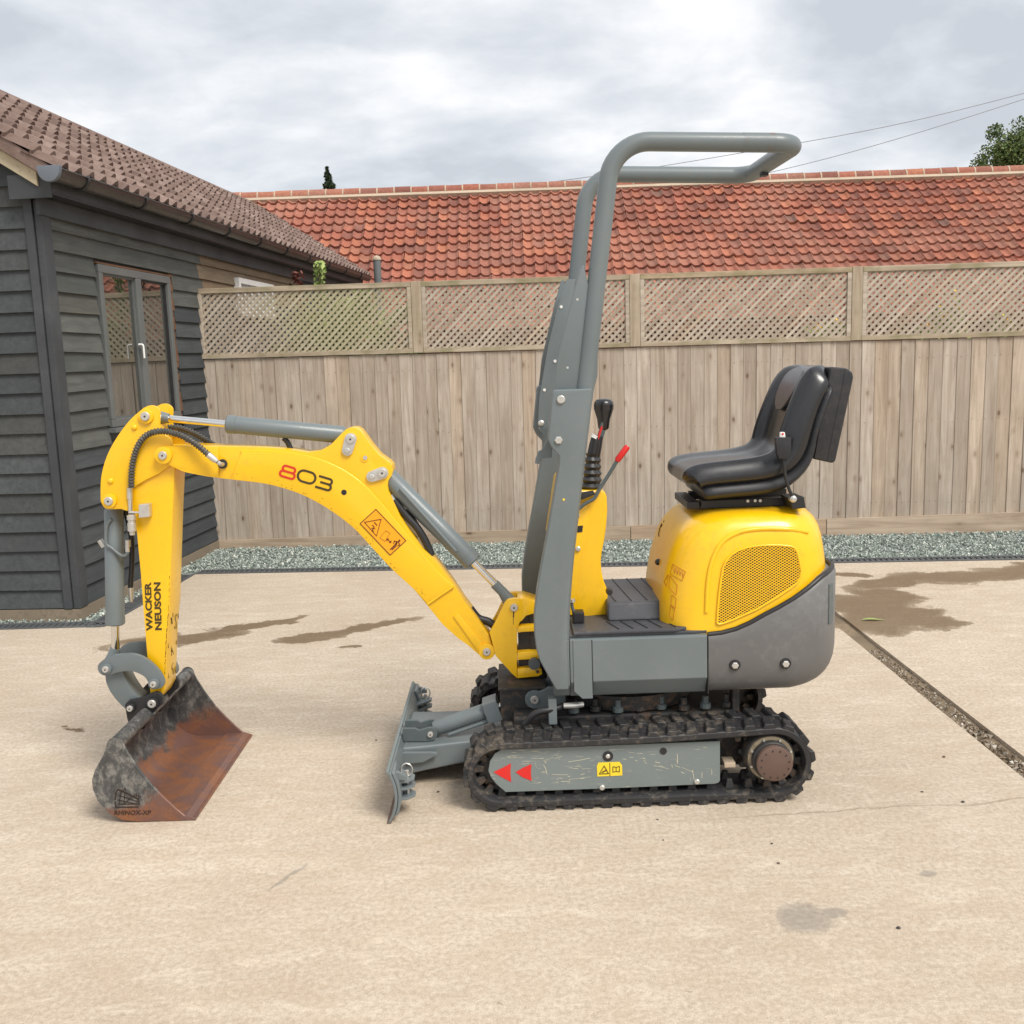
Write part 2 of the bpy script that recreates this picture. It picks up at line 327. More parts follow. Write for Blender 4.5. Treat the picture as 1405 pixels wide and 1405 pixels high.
def mat_concrete():
    t = NT('brushed_concrete'); p = t.pos()
    big = t.noise(p, 0.75, 5, 0.6, 0.3); mid = t.noise(p, 7, 6, 0.65); fine = t.noise(p, 60, 5, 0.7); grit = t.noise(p, 260, 3, 0.6)
    st = t.noise(t.mapping(p, (2.6, 7.0, 1), (0, 0, rad(-24))), 2.4, 7, 0.68, 0.9)
    c = t.mix(t.ramp(big, [(0.30, 0.0), (0.70, 1.0)]), (0.475, 0.395, 0.31), (0.575, 0.49, 0.395))
    c = t.mix(t.ramp(t.noise(p, 0.42, 6, 0.65, 0.8), [(0.38, 0.55), (0.54, 0.0)]), c, (0.42, 0.33, 0.255))
    c = t.mix(t.ramp(t.noise(t.mapping(p, (0.7, 3.6, 1), (0, 0, rad(-22))), 1.4, 7, 0.7, 0.6), [(0.52, 0.0), (0.66, 0.38)]), c, (0.68, 0.605, 0.50))
    c = t.mix(t.ramp(st, [(0.38, 0.30), (0.56, 0.0)]), c, (0.42, 0.32, 0.215))
    c = t.mix(t.ramp(st, [(0.54, 0.0), (0.70, 0.5)]), c, (0.68, 0.59, 0.46))
    c = t.mix(t.ramp(fine, [(0.38, 0.55), (0.52, 0.0)]), c, (0.35, 0.28, 0.205))
    c = t.mix(t.ramp(fine, [(0.52, 0.0), (0.68, 0.35)]), c, (0.72, 0.645, 0.53))
    c = t.mix(t.ramp(mid, [(0.36, 0.32), (0.52, 0.0)]), c, (0.46, 0.37, 0.265))
    c = t.mix(t.ramp(grit, [(0.56, 0.0), (0.70, 0.5)]), c, (0.76, 0.685, 0.56))
    c = t.mix(t.ramp(grit, [(0.30, 0.5), (0.44, 0.0)]), c, (0.31, 0.25, 0.19))
    c = t.mix(t.ramp(t.noise(p, 34, 5, 0.7, 0.5), [(0.66, 0.0), (0.72, 0.5)]), c, (0.26, 0.20, 0.15))
    warp = t.n('ShaderNodeTexNoise'); t.ln(p, warp.inputs['Vector']); warp.inputs['Scale'].default_value = 2.6; warp.inputs['Detail'].default_value = 7; warp.inputs['Roughness'].default_value = 0.62
    w = t.vmath('MULTIPLY', t.vmath('SUBTRACT', warp.outputs['Color'], (0.5, 0.5, 0.5)), (0.55, 0.55, 0.0))
    q = t.vmath('ADD', p, w)
    warp2 = t.vmath('ADD', p, t.vmath('MULTIPLY', w, (0.25, 0.25, 0)))
    def blobs(lst, src, lo, hi):
        acc = None
        for x, y, rx_, ry_, a in lst:
            ca, sa = math.cos(rad(a)), math.sin(rad(a))
            d = t.vmath('SUBTRACT', src, (x, y, 0))
            dx = t.n('ShaderNodeVectorMath', operation='DOT_PRODUCT'); t.ln(d, dx.inputs[0]); dx.inputs[1].default_value = (ca / rx_, sa / rx_, 0)
            dy = t.n('ShaderNodeVectorMath', operation='DOT_PRODUCT'); t.ln(d, dy.inputs[0]); dy.inputs[1].default_value = (-sa / ry_, ca / ry_, 0)
            r2 = t.math('ADD', t.math('MULTIPLY', dx.outputs['Value'], dx.outputs['Value']), t.math('MULTIPLY', dy.outputs['Value'], dy.outputs['Value']))
            acc = r2 if acc is None else t.math('MINIMUM', acc, r2)
        acc = t.math('ADD', acc, t.math('MULTIPLY', t.math('SUBTRACT', fine, 0.5), 0.45))
        return t.ramp(acc, [(lo - 0.35, 1.0), (lo, 0.72), (hi + 0.04, 0.0)])
    wet = blobs(WET, q, 0.80, 0.98)
    gry = blobs(GREY, warp2, 0.70, 0.95)
    c = t.mix(t.math('MULTIPLY', wet, 0.92), c, t.mix(0.90, c, (0.27, 0.20, 0.12), 'MULTIPLY'))
    c = t.mix(t.math('MULTIPLY', gry, 0.55), c, (0.22, 0.20, 0.175))
    # hairline crack across the slab behind the machine
    xyz = t.n('ShaderNodeSeparateXYZ'); t.ln(warp2, xyz.inputs[0])
    cd = t.math('ABSOLUTE', t.math('SUBTRACT', xyz.outputs['Y'], t.math('ADD', 3.23, t.math('MULTIPLY', xyz.outputs['X'], 0.063))))
    cm = t.math('MULTIPLY', t.ramp(cd, [(0.0, 1.0), (0.006, 0.0)]), t.ramp(xyz.outputs['X'], [(0.55, 0.0), (0.9, 0.6)]))
    c = t.mix(cm, c, (0.20, 0.15, 0.10))
    rg = t.math('SUBTRACT', 0.88, t.math('MULTIPLY', wet, 0.48))
    t.set(Base_Color=c, Roughness=rg); t.b.inputs['Specular IOR Level'].default_value = 0.3
    h = t.math('ADD', t.math('MULTIPLY', fine, 0.6), t.math('ADD', t.math('MULTIPLY', st, 0.25), t.math('MULTIPLY', grit, 0.35)))
    t.bump(h, 0.60, 0.005); return t.m
M['concrete'] = mat_concrete()
def mat_wood(name, c0, c1, grain=(0.22, 0.15, 0.10), axis='Z', knots=True, gsc=1.0, green=0.0, algae=False):
    t = NT(name); o = t.obj(); r = t.rnd()
    off = t.n('ShaderNodeCombineXYZ'); t.ln(t.math('MULTIPLY', r, 37.0), off.inputs[0]); t.ln(t.math('MULTIPLY', r, 91.0), off.inputs[2]); t.ln(t.math('MULTIPLY', r, 53.0), off.inputs[1])
    q = t.vmath('ADD', o, off.outputs[0])
    sc = {'Z': (26, 26, 1.6), 'X': (1.6, 26, 26), 'Y': (26, 1.6, 26)}[axis]
    g = t.noise(t.mapping(q, sc), 1.0 * gsc, 6, 0.65, 0.7); blot = t.noise(q, 2.6, 5, 0.6)
    c = t.mix(r, c0, c1); c = t.mix(t.ramp(t.math('FRACT', t.math('MULTIPLY', r, 17.3)), [(0.80, 0.0), (0.95, 0.35)]), c, tuple(x * k_ for x, k_ in zip(c1, (1.05, 0.86, 0.68)))); c = t.mix(t.ramp(g, [(0.34, 0.55), (0.60, 0.0)]), c, grain)
    c = t.mix(t.ramp(g, [(0.60, 0.0), (0.80, 0.35)]), c, tuple(min(1, x * 1.35) for x in c1))
    c = t.mix(t.ramp(blot, [(0.35, 0.30), (0.6, 0.0)]), c, tuple(x * 0.62 for x in c0))
    if knots:
        ks = {'Z': (8.5, 8.5, 4.6), 'X': (3.2, 7.5, 7.5), 'Y': (7.5, 3.2, 7.5)}[axis]
        v = t.vor(t.mapping(q, ks), 1.0); kn = t.math('MULTIPLY', t.ramp(v, [(0.06, 0.85), (0.13, 0.0)]), t.ramp(blot, [(0.40, 1.0), (0.58, 0.25)]))
        c = t.mix(kn, c, (0.10, 0.06, 0.035)); c = t.mix(t.ramp(v, [(0.10, 0.28), (0.26, 0.0)]), c, grain)
    if green:
        c = t.mix(t.ramp(t.noise(q, 6, 5), [(0.45, 0.0), (0.65, green)]), c, (0.17, 0.17, 0.07))
    if algae:
        dn_ = t.n('ShaderNodeVectorMath', operation='LENGTH'); t.ln(t.vmath('MULTIPLY', t.vmath('SUBTRACT', t.pos(), (-1.45, 8.8, 1.95)), (1.0, 0.0, 1.3)), dn_.inputs[0])
        am = t.math('ADD', dn_.outputs['Value'], t.math('MULTIPLY', t.math('SUBTRACT', t.noise(t.pos(), 5, 4), 0.5), 0.5))
        c = t.mix(t.ramp(am, [(0.25, 0.45), (0.75, 0.0)]), c, (0.38, 0.39, 0.19))
    t.set(Base_Color=c, Roughness=0.82); t.b.inputs['Specular IOR Level'].default_value = 0.25
    t.bump(g, 0.35, 0.003); return t.m
M['fence'] = mat_wood('weathered_fence_timber', (0.415, 0.35, 0.285), (0.545, 0.475, 0.40))
M['gravelboard'] = mat_wood('brown_gravel_board', (0.46, 0.36, 0.265), (0.54, 0.43, 0.33), axis='X')
M['trellis'] = mat_wood('weathered_trellis_timber', (0.45, 0.39, 0.315), (0.55, 0.485, 0.40), axis='X', knots=False, algae=True)
M['trellisrail'] = mat_wood('mossy_trellis_rail', (0.44, 0.37, 0.27), (0.50, 0.42, 0.32), axis='X', knots=False, green=0.5)
M['post'] = mat_wood('weathered_post_timber', (0.44, 0.365, 0.27), (0.48, 0.40, 0.30), green=0.2)
M['weather'] = mat_wood('black_stained_weatherboard', (0.056, 0.063, 0.067), (0.085, 0.094, 0.097), grain=(0.038, 0.043, 0.046), axis='Y', knots=False)
M['weatherworn'] = mat_wood('faded_black_weatherboard', (0.085, 0.090, 0.085), (0.135, 0.138, 0.126), grain=(0.05, 0.054, 0.052), axis='Y', knots=False)
M['rawboard'] = mat_wood('unpainted_weatherboard', (0.24, 0.18, 0.12), (0.30, 0.235, 0.165), grain=(0.13, 0.09, 0.06), axis='Y', knots=False)
def mat_tile(name, stops, lich=(0.45, 0.38, 0.28), lf=0.5, pale=None):
    t = NT(name); p = t.pos(); r = t.rnd(); c = t.ramp(r, stops)
    if pale: c = t.mix(t.ramp(t.noise(p, 0.33, 3, 0.6, 0.5), [(0.44, 0.75), (0.56, 0.05)]), c, t.mix(t.math('MULTIPLY', r, 0.55), pale, c))
    c = t.mix(t.ramp(t.noise(p, 1.1, 4), [(0.38, 0.45), (0.62, 0.0)]), c, t.mix(0.75, c, (0.55, 0.5, 0.5), 'MULTIPLY'))
    c = t.mix(t.ramp(t.noise(p, 14, 6, 0.7), [(0.40, 0.45), (0.58, 0.0)]), c, t.mix(0.9, c, (0.48, 0.42, 0.42), 'MULTIPLY'))
    c = t.mix(t.ramp(t.noise(p, 22, 5, 0.75), [(0.64, 0.0), (0.72, lf)]), c, lich)
    t.set(Base_Color=c, Roughness=0.85); t.bump(t.noise(p, 60, 4), 0.3, 0.004); t.b.inputs['Specular IOR Level'].default_value = 0.3; return t.m
M['redtile'] = mat_tile('red_clay_pantile', [(0.0, (0.23, 0.10, 0.078)), (0.25, (0.31, 0.122, 0.088)), (0.55, (0.37, 0.138, 0.094)), (0.8, (0.42, 0.15, 0.096)), (0.93, (0.49, 0.19, 0.11)), (1.0, (0.22, 0.125, 0.10))], lf=0.35, pale=(0.43, 0.215, 0.155))
M['browntile'] = mat_tile('brown_concrete_tile', [(0.0, (0.165, 0.112, 0.094)), (0.5, (0.215, 0.150, 0.126)), (1.0, (0.28, 0.205, 0.175))])
M['mortar'] = paint('lime_mortar', (0.46, 0.37, 0.275), 0.9, 0.15, 0.0, 0.5, (0.22, 0.18, 0.13))
M['plinth'] = paint('stained_concrete_plinth', (0.22, 0.175, 0.125), 0.9, 0.2, 0.0, 0.6, (0.10, 0.08, 0.06))
M['gutter'] = paint('black_gutter_plastic', (0.045, 0.040, 0.038), 0.28, 0.15, 0.0, 0.4, (0.12, 0.10, 0.09))
M['guttercap'] = paint('grey_gutter_end_cap', (0.13, 0.15, 0.18), 0.5, 0.1, 0.0, 0.2)
M['frame'] = paint('grey_window_frame', (0.12, 0.13, 0.13), 0.4, 0.1, 0.0, 0.3)
M['foam'] = paint('brown_expanding_foam', (0.16, 0.075, 0.035), 0.9, 0.4, 0.0, 0.8, (0.06, 0.03, 0.02))
M['trim'] = paint('black_stained_trim', (0.045, 0.050, 0.055), 0.6, 0.25, 0.0, 0.3, (0.10, 0.10, 0.095))
M['brick'] = paint('shaded_brick_wall', (0.16, 0.075, 0.055), 0.9, 0.2, 0.0, 0.4)
M['pipe'] = paint('grey_vent_pipe', (0.13, 0.14, 0.145), 0.5, 0.15, 0.0, 0.3)
M['cable'] = paint('dark_overhead_cable', (0.22, 0.23, 0.25), 0.6, 0.1, 0.0, 0.0)
M['dirt'] = paint('damp_silt', (0.22, 0.165, 0.105), 0.7, 0.4, 0.0, 0.9, (0.10, 0.075, 0.05))
M['soil'] = paint('yard_soil', (0.30, 0.24, 0.17), 0.95, 0.2, 0.0, 0.5, (0.18, 0.14, 0.10))
M['drain'] = paint('black_drain_plastic', (0.085, 0.09, 0.095), 0.55, 0.2, 0.0, 0.6, (0.16, 0.15, 0.14))
def mat_gravel():
    t = NT('grey_green_slate_chippings'); r = t.rnd(); p = t.pos()
    c = t.ramp(r, [(0.0, (0.10, 0.12, 0.11)), (0.35, (0.26, 0.305, 0.275)), (0.7, (0.39, 0.44, 0.395)), (0.93, (0.52, 0.56, 0.50)), (1.0, (0.78, 0.77, 0.70))])
    t.set(Base_Color=c, Roughness=0.8); return t.m
M['gravel'] = mat_gravel()
M['gravelbed'] = paint('gravel_bed', (0.22, 0.25, 0.23), 0.95, 0.3, 0.0, 0.5)
def mat_glass():
    t = NT('window_glass'); p = t.pos()
    t.set(Base_Color=(0.035, 0.035, 0.03), Roughness=0.015); t.b.inputs['IOR'].default_value = 2.9
    t.b.inputs['Specular IOR Level'].default_value = 0.7
    t.bump(t.noise(p, 1.6, 2), 0.02, 0.01); return t.m
M['glass'] = mat_glass()
def mat_leaf(name, stops):
    t = NT(name); r = t.rnd(); c = t.ramp(r, stops); t.set(Base_Color=c, Roughness=0.6)
    t.b.inputs['Specular IOR Level'].default_value = 0.25; return t.m
M['leaf'] = mat_leaf('green_foliage', [(0, (0.05, 0.085, 0.025)), (0.5, (0.10, 0.15, 0.045)), (1, (0.20, 0.24, 0.09))])
M['leafdark'] = mat_leaf('dark_conifer_foliage', [(0, (0.015, 0.028, 0.014)), (0.6, (0.03, 0.05, 0.024)), (1, (0.06, 0.08, 0.04))])
M['leaflight'] = mat_leaf('fresh_green_foliage', [(0, (0.14, 0.21, 0.05)), (0.5, (0.24, 0.32, 0.09)), (1, (0.40, 0.46, 0.17))])
M['leafred'] = mat_leaf('dark_red_foliage', [(0, (0.05, 0.012, 0.012)), (1, (0.16, 0.05, 0.035))])
M['petal'] = mat_leaf('yellow_petals', [(0, (0.75, 0.42, 0.02)), (1, (0.85, 0.60, 0.08))])
M['bark'] = paint('grey_brown_bark', (0.12, 0.09, 0.065), 0.9, 0.3, 0.0, 0.4)

def mat_rustgrey():
    t = NT('grey_paint_with_rust_bloom'); p = t.pos(); c = t.mix(t.noise(p, 3, 4), (0.132, 0.157, 0.165), (0.152, 0.179, 0.187))
    m = t.ramp(t.noise(p, 22, 6, 0.7), [(0.52, 0.0), (0.66, 0.7)]); c = t.mix(m, c, (0.20, 0.10, 0.065)); t.set(Base_Color=c, Roughness=0.44, Coat_Weight=0.1); return t.m
M['rustgrey'] = mat_rustgrey()
M['scratchline'] = paint('bare_scratch', (0.68, 0.62, 0.44), 0.6, 0.1, 0.0, 0.3)

M['barge'] = paint('lichened_cream_board', (0.50, 0.43, 0.30), 0.9, 0.2, 0.0, 0.9, (0.16, 0.13, 0.09))
M['debris'] = mat_leaf('silt_and_grit', [(0, (0.10, 0.075, 0.05)), (0.5, (0.26, 0.20, 0.14)), (0.85, (0.36, 0.31, 0.25)), (1, (0.58, 0.55, 0.49))])
M['tanring'] = paint('oily_tan_flange', (0.26, 0.21, 0.14), 0.55, 0.3, 0.0, 0.7, (0.06, 0.05, 0.04))
# ================================================================== SETTING
def struct(name, mb, mat, smooth=0, parent=None):
    o = mb.build(name, mat, parent, smooth=smooth, origin=(0, 0, 0)); 
    if parent is None: o['kind'] = 'structure'
    return o
struct('ground', MB().add([(-300, -60, -0.16), (300, -60, -0.16), (300, 500, -0.16), (-300, 500, -0.16)], [(0, 1, 2, 3)]), M['soil'])
HA = rad(5); HU = Vector((math.sin(HA), math.cos(HA), 0)); HN = Vector((math.cos(HA), -math.sin(HA), 0))   # house: along long wall / out of it
HC = Vector((-2.84, 6.45, 0))
D0, D1, D2, D3 = Vector((5.2, 7.09, 0)), Vector((-2.46, 7.735, 0)), Vector((-2.56, 6.19, 0)), Vector((-5.2, 6.26, 0))
def lerp(a, b, t): return a + (b - a) * t
ydr = lambda x: lerp(D0, D1, (D0.x - x) / (D0.x - D1.x)).y
struct('concrete_yard', MB().prismz([(-9, -5), (1.82, -5), (1.82, ydr(1.82)), (D1.x, D1.y), (D2.x, D2.y), (D3.x, D3.y), (-9, 6.3)], -0.12, 0.0), M['concrete'])
struct('concrete_apron', MB().prismz([(1.92, -5), (9, -5), (9, ydr(9)), (1.92, ydr(1.92))], -0.12, -0.002), M['concrete'])
# dished drainage channel between the two slabs
ch = MB()
prof = [(1.80, -0.010), (1.835, -0.022), (1.87, -0.030), (1.905, -0.020), (1.94, -0.012)]
ys = [-5 + 0.25 * i for i in range(50)]
ch.loops([[(x, y, z + 0.003 * math.sin(y * 9 + x * 40)) for x, z in prof] for y in ys if y < ydr(1.85)], closed=False, cap0=False, cap1=False)
struct('gutter_channel', ch, M['dirt'], smooth=60)
# gravel bed + chippings
gp = [(D0.x, D0.y), (D0.x, 9.1), (-2.75, 9.1), (HC.x + 0.05, HC.y), (-5.2, 6.66), (D3.x, D3.y), (D2.x, D2.y), (D1.x, D1.y)]
struct('gravel_bed', MB().prismz(gp, -0.1, -0.015), M['gravelbed'])
def inpoly(x, y, poly):
    c = False; j = len(poly) - 1
    for i in range(len(poly)):
        xi, yi = poly[i]; xj, yj = poly[j]
        if (yi > y) != (yj > y) and x < (xj - xi) * (y - yi) / (yj - yi) + xi: c = not c
        j = i
    return c
gv = []; gf = []
tet = np.array([(1, 1, 1), (1, -1, -1), (-1, 1, -1), (-1, -1, 1)], float) * 0.6
def nearseg(x, y, a, b):
    t = max(0, min(1, ((x - a.x) * (b.x - a.x) + (y - a.y) * (b.y - a.y)) / (b - a).length_squared)); return math.hypot(x - a.x - t * (b.x - a.x), y - a.y - t * (b.y - a.y))
while len(gf) < 36000 * 4:
    x = random.uniform(-5.2, 4.9); y = random.uniform(6.2, 9.05)
    if not inpoly(x, y, gp) or min(nearseg(x, y, D0, D1), nearseg(x, y, D1, D2), nearseg(x, y, D2, D3)) < random.uniform(0.12, 0.14): continue
    s_ = random.uniform(0.007, 0.0165); a = np.random.randn(3, 3); q_, _ = np.linalg.qr(a)
    pts = (tet * (1.0, 0.75, 0.55)) @ q_ * s_ + (x, y, random.uniform(-0.012, 0.004)); b = len(gv)
    gv.extend(map(tuple, pts)); gf.extend([(b, b + 1, b + 2), (b, b + 3, b + 1), (b, b + 2, b + 3), (b + 1, b + 3, b + 2)])
me = bpy.data.meshes.new('gravel'); me.from_pydata(gv, [], gf); me.materials.append(M['gravel'])
tag(place('gravel', me, Matrix()), kind='stuff', label='grey green slate chippings between the drain and the fence', cat='gravel')

# linear drain along the edge of the concrete
def drain(a, b, label):
    d = (b - a).normalized(); n = Vector((-d.y, d.x, 0)); L = (b - a).length
    if n.y < 0 and abs(n.y) > 0.5: n = -n
    t = empty('channel_drain', (a + b) / 2, label, 'drain', 'channel drain round the yard')
    for s0, s1, nm in ((0.002, 0.020, 'edge_rail'), (0.112, 0.130, 'edge_rail')):
        c = (a + b) / 2 + n * (s0 + s1) / 2
        MB().obox((c.x, c.y, -0.017), d * L / 2, n * (s1 - s0) / 2, (0, 0, 0.026)).build(nm, M['drain'], t, smooth=0, bevel=0.004)
    mb = MB(); k = 0.0
    while k < L:
        c = a + d * k + n * 0.066; mb.obox((c.x, c.y, -0.006), d * 0.011, n * 0.0458, (0, 0, 0.008)); k += 0.040
    for s_ in (0.05, 0.082):
        c = (a + b) / 2 + n * s_; mb.obox((c.x, c.y, -0.012), d * L / 2, n * 0.003, (0, 0, 0.006))
    mb.build('grating', M['drain'], t, smooth=0)
    c = (a + b) / 2 + n * 0.066; MB().obox((c.x, c.y, -0.1), d * L / 2, n * 0.0456, (0, 0, 0.01)).build('trough', M['black'], t, smooth=0)
drain(D1 + Vector((0, 0.0, 0)), D0, 'long black slotted channel drain along the gravel before the fence')
drain(D2, D1, 'short channel drain running beside the black outbuilding')
drain(D3, D2, 'channel drain in front of the outbuilding gable')

# ------------------------------------------------------------------ timber fence
FY = 8.90; FTOP, FBOT = 1.645, 0.03
FPIV = Vector((-2.62, 8.90, 0)); FROT = Matrix.Rotation(rad(-4.4), 4, 'Z') @ Matrix.Rotation(rad(0.40), 4, 'Y')
fdir = FROT.to_3x3() @ Vector((1, 0, 0)); fnor = FROT.to_3x3() @ Vector((0, 1, 0))
def FS(px, py):
    d = ray(px, py); q = CO + d * ((FPIV - CO).dot(fnor) / d.dot(fnor)); return FPIV.x + (q - FPIV).dot(fdir)
froots = []
fence = empty('timber_fence', (0.9, FY, 0), 'tall weathered closeboard timber fence behind the yellow excavator', 'fence'); froots.append(fence)
bw = 0.107; variants = []
for k in range(5):
    h = FTOP - FBOT + random.uniform(-0.006, 0.004); th = random.uniform(0.0105, 0.0145)
    variants.append(MB().prismz([(-0.068, -th), (0.066, -0.006), (0.066, 0.0), (-0.068, 0.0)], 0, h).mesh('board', M['fence'], Vector((0, 0, 0)), smooth=0, bevel=0.0015, seg=1))
x = -2.62; i = 0
while x < 5.6:
    w = bw + random.uniform(-0.009, 0.009)
    place('board', random.choice(variants), Matrix.Translation((x + w / 2, FY + random.uniform(-0.002, 0.002), FBOT)) @ Matrix.Rotation(random.uniform(-0.003, 0.003), 4, 'Y'), fence); x += w; i += 1
posts_x = [-2.62, -0.62, 1.15, 3.03, 4.95]
gx = [-2.66, -0.75, 1.02, 2.66, 4.4, 5.6]
gtop = lambda xx: 0.066 + (xx + 2.62) * 0.0205
for a, b in zip(gx[:-1], gx[1:]):
    MB().prism([(a + 0.003, -0.06), (b - 0.003, -0.06), (b - 0.003, gtop(b)), (a + 0.003, gtop(a))], FY - 0.030, FY - 0.0165).build('gravel_board', M['gravelboard'], fence, smooth=0, bevel=0.002)
MB().box(-2.66, 5.3, FY + 0.02, FY + 0.06, 0.5, 0.58).build('arris_rail', M['post'], fence, smooth=0)
MB().box(-2.66, 5.3, FY + 0.02, FY + 0.06, 1.4, 1.48).build('arris_rail', M['post'], fence, smooth=0)
nm_ = MB()
for k in range(72):
    for zz0 in (0.30, 0.98, 1.50):
        for dx_ in (0.02, 0.075):
            xx = -2.62 + k * 0.107 + dx_ + random.uniform(-0.006, 0.006); zz1 = zz0 + random.uniform(-0.012, 0.012); r_ = random.uniform(0.0022, 0.0042)
            nm_.add([(xx - r_, FY - 0.0152, zz1), (xx, FY - 0.0152, zz1 - r_), (xx + r_, FY - 0.0152, zz1), (xx, FY - 0.0152, zz1 + r_)], [(0, 1, 2, 3)])
tag(nm_.build('nail_heads', M['decal_dark'], fence, smooth=0), kind='stuff')
# posts (x of the three seen between the trellis panels)
TB, TT = 1.649, 2.240
px_posts = [FS(573, 440), FS(871, 425), FS(1175, 410), FS(1175, 410) + 1.96]
for xx in px_posts:
    MB().box(xx - 0.042, xx + 0.042, FY - 0.03, FY + 0.055, TB + 0.002, TT + 0.002).build('post', M['post'], fence, smooth=0, bevel=0.003)
names = ['trellis panel at the left end, fixed against the black outbuilding', 'trellis panel between the first and second posts, left of the roll bar',
         'trellis panel behind and right of the roll bar, left of the seat', 'trellis panel at the right end of the fence, above the seat back']
bounds = [FS(274, 440)] + px_posts
trel_mesh = {}
for k in range(4):
    x0, x1 = bounds[k] + (0.0 if k == 0 else 0.044), bounds[k + 1] - 0.044
    t = empty('trellis_panel', ((x0 + x1) / 2, FY, TB), 'grey brown diamond ' + names[k], 'trellis', 'diamond trellis panels on the fence'); froots.append(t)
    MB().box(x0, x1, FY - 0.028, FY + 0.022, TT - 0.042, TT).build('top_rail', M['trellisrail'], t, smooth=0, bevel=0.003)
    MB().box(x0, x1, FY - 0.028, FY + 0.022, TB, TB + 0.036).build('bottom_rail', M['trellisrail'], t, smooth=0, bevel=0.003)
    for a, b in ((x0, x0 + 0.034), (x1 - 0.034, x1)):
        MB().box(a, b, FY - 0.026, FY + 0.020, TB + 0.037, TT - 0.043).build('side_rail', M['trellis'], t, smooth=0, bevel=0.003)
    zlo, zhi = TB + 0.030, TT - 0.036
    pitch = 0.059; hh = zhi - zlo
    for sgn, yy in ((1, FY - 0.010), (-1, FY + 0.001)):
        q = x0 - hh
        while q < x1 + hh:
            # slat line from (q,zlo) to (q+hh,zhi) (or mirrored), clipped to the panel
            a0, a1 = (q, q + hh) if sgn == 1 else (q + hh, q)
            t0, t1 = 0.0, 1.0
            dx = a1 - a0
            for lim, side in ((x0 + 0.02, 1), (x1 - 0.02, -1)):
                tt = (lim - a0) / dx
                if side * dx > 0: t0 = max(t0, tt)
                else: t1 = min(t1, tt)
            if t1 - t0 > 0.03:
                pa = Vector((a0 + dx * t0, yy, zlo + hh * t0)); pb = Vector((a0 + dx * t1, yy, zlo + hh * t1)); L = (pb - pa).length
                key = round(L, 3)
                if key not in trel_mesh:
                    trel_mesh[key] = MB().box(-L / 2, L / 2, -0.0045, 0.0045, -0.0113, 0.0113).mesh('slat', M['trellis'], Vector((0, 0, 0)), smooth=0)
                place('slat', trel_mesh[key], Matrix.Translation((pa + pb) / 2) @ Matrix.Rotation(-math.atan2((pb - pa).z, (pb - pa).x), 4, 'Y'), t)
            q += pitch
for o_ in froots:
    o_.location = FPIV + FROT.to_3x3() @ (Vector(o_.location) - FPIV); o_.rotation_euler = FROT.to_euler()

# ------------------------------------------------------------------ black weatherboarded outbuilding
house = empty('outbuilding', HC, 'black weatherboarded outbuilding with brown tiled roof at the left', 'building')
HL = 8.15; EAVE = 2.60; GW = 2.736
def HW(s_, out, z): return HC + HU * s_ + HN * out + Vector((0, 0, z))
def board(s0, s1, z, mat, wall='long', exp=0.125):
    cs = [(0.002, exp + 0.02), (0.008, exp + 0.02), (0.031, 0.0), (0.002, 0.0)]
    if wall == 'long': A, B, O = HW(s0, 0, z), HW(s1, 0, z), HN
    else: A, B, O = HC - HN * s0 + Vector((0, 0, z)), HC - HN * s1 + Vector((0, 0, z)), -HU
    jit = random.uniform(-0.004, 0.004)
    MB().loops([[A + O * o + Vector((0, 0, h - jit)) for o, h in cs], [B + O * o + Vector((0, 0, h + jit)) for o, h in cs]]).build('weatherboard', mat, house, smooth=0, bevel=0.0012, seg=1)
WS0, WS1, WZ0, WZ1 = 0.655, 1.835, 1.185, 2.295
z = 0.07; row = 0
while z < EAVE - 0.05:
    m = M['weatherworn'] if z > 1.0 else M['weather']
    joint = 2.44 + 0.03 * ((row * 7) % 5) if z > 2.17 else 3.0
    far = M['rawboard'] if z > 2.17 else M['weather']
    if z + 0.125 > WZ0 - 0.02 and z < WZ1 + 0.01:
        board(0.075, WS0 - 0.01 - random.uniform(0, 0.012), z, m); board(WS1 + 0.075 + random.uniform(-0.01, 0.01), joint, z, M['weather'] if z < 2.05 else m)
    else: board(0.075, joint, z, m)
    if z > 2.0: board(joint + 0.006, HL if z < 2.17 else 5.6, z, far)
    if z > 2.17: board(5.606, HL, z, M['weather'])
    z += 0.1255; row += 1
z = 0.07
PITCHR = rad(33); tanp = math.tan(PITCHR)
while True:
    s0 = max(0.05, (z + 0.05 - (EAVE + 0.07)) / tanp - 0.215)
    if s0 > GW / 2 - 0.05: break
    board(s0, GW - s0, z, M['weather'], 'gable'); z += 0.1255
# wall cores behind the boards
def core(a, b, out0, out1, z0, z1, nm, mat):
    MB().loops([[HW(a, out0, z0), HW(b, out0, z0), HW(b, out1, z0), HW(a, out1, z0)], [HW(a, out0, z1), HW(b, out0, z1), HW(b, out1, z1), HW(a, out1, z1)]]).build(nm, mat, house, smooth=0)
core(0.02, WS0 - 0.02, -0.12, 0.0, 0.0, EAVE + 0.05, 'wall', M['trim']); core(WS1 + 0.1, HL, -0.12, 0.0, 0.0, EAVE + 0.05, 'wall', M['trim'])
core(WS0 - 0.02, WS1 + 0.1, -0.12, 0.0, 0.0, WZ0 - 0.03, 'wall', M['trim']); core(WS0 - 0.02, WS1 + 0.1, -0.12, 0.0, WZ1 + 0.02, EAVE + 0.05, 'wall', M['trim'])
core(0.001, 0.12, -GW, -0.121, 0.0, EAVE + 0.02, 'wall', M['trim'])
core(HL - 0.12, HL - 0.001, -GW, -0.121, 0.0, EAVE + 0.02, 'wall', M['trim'])
core(-0.04, HL, -GW, 0.04, -0.1, 0.066, 'plinth', M['plinth'])
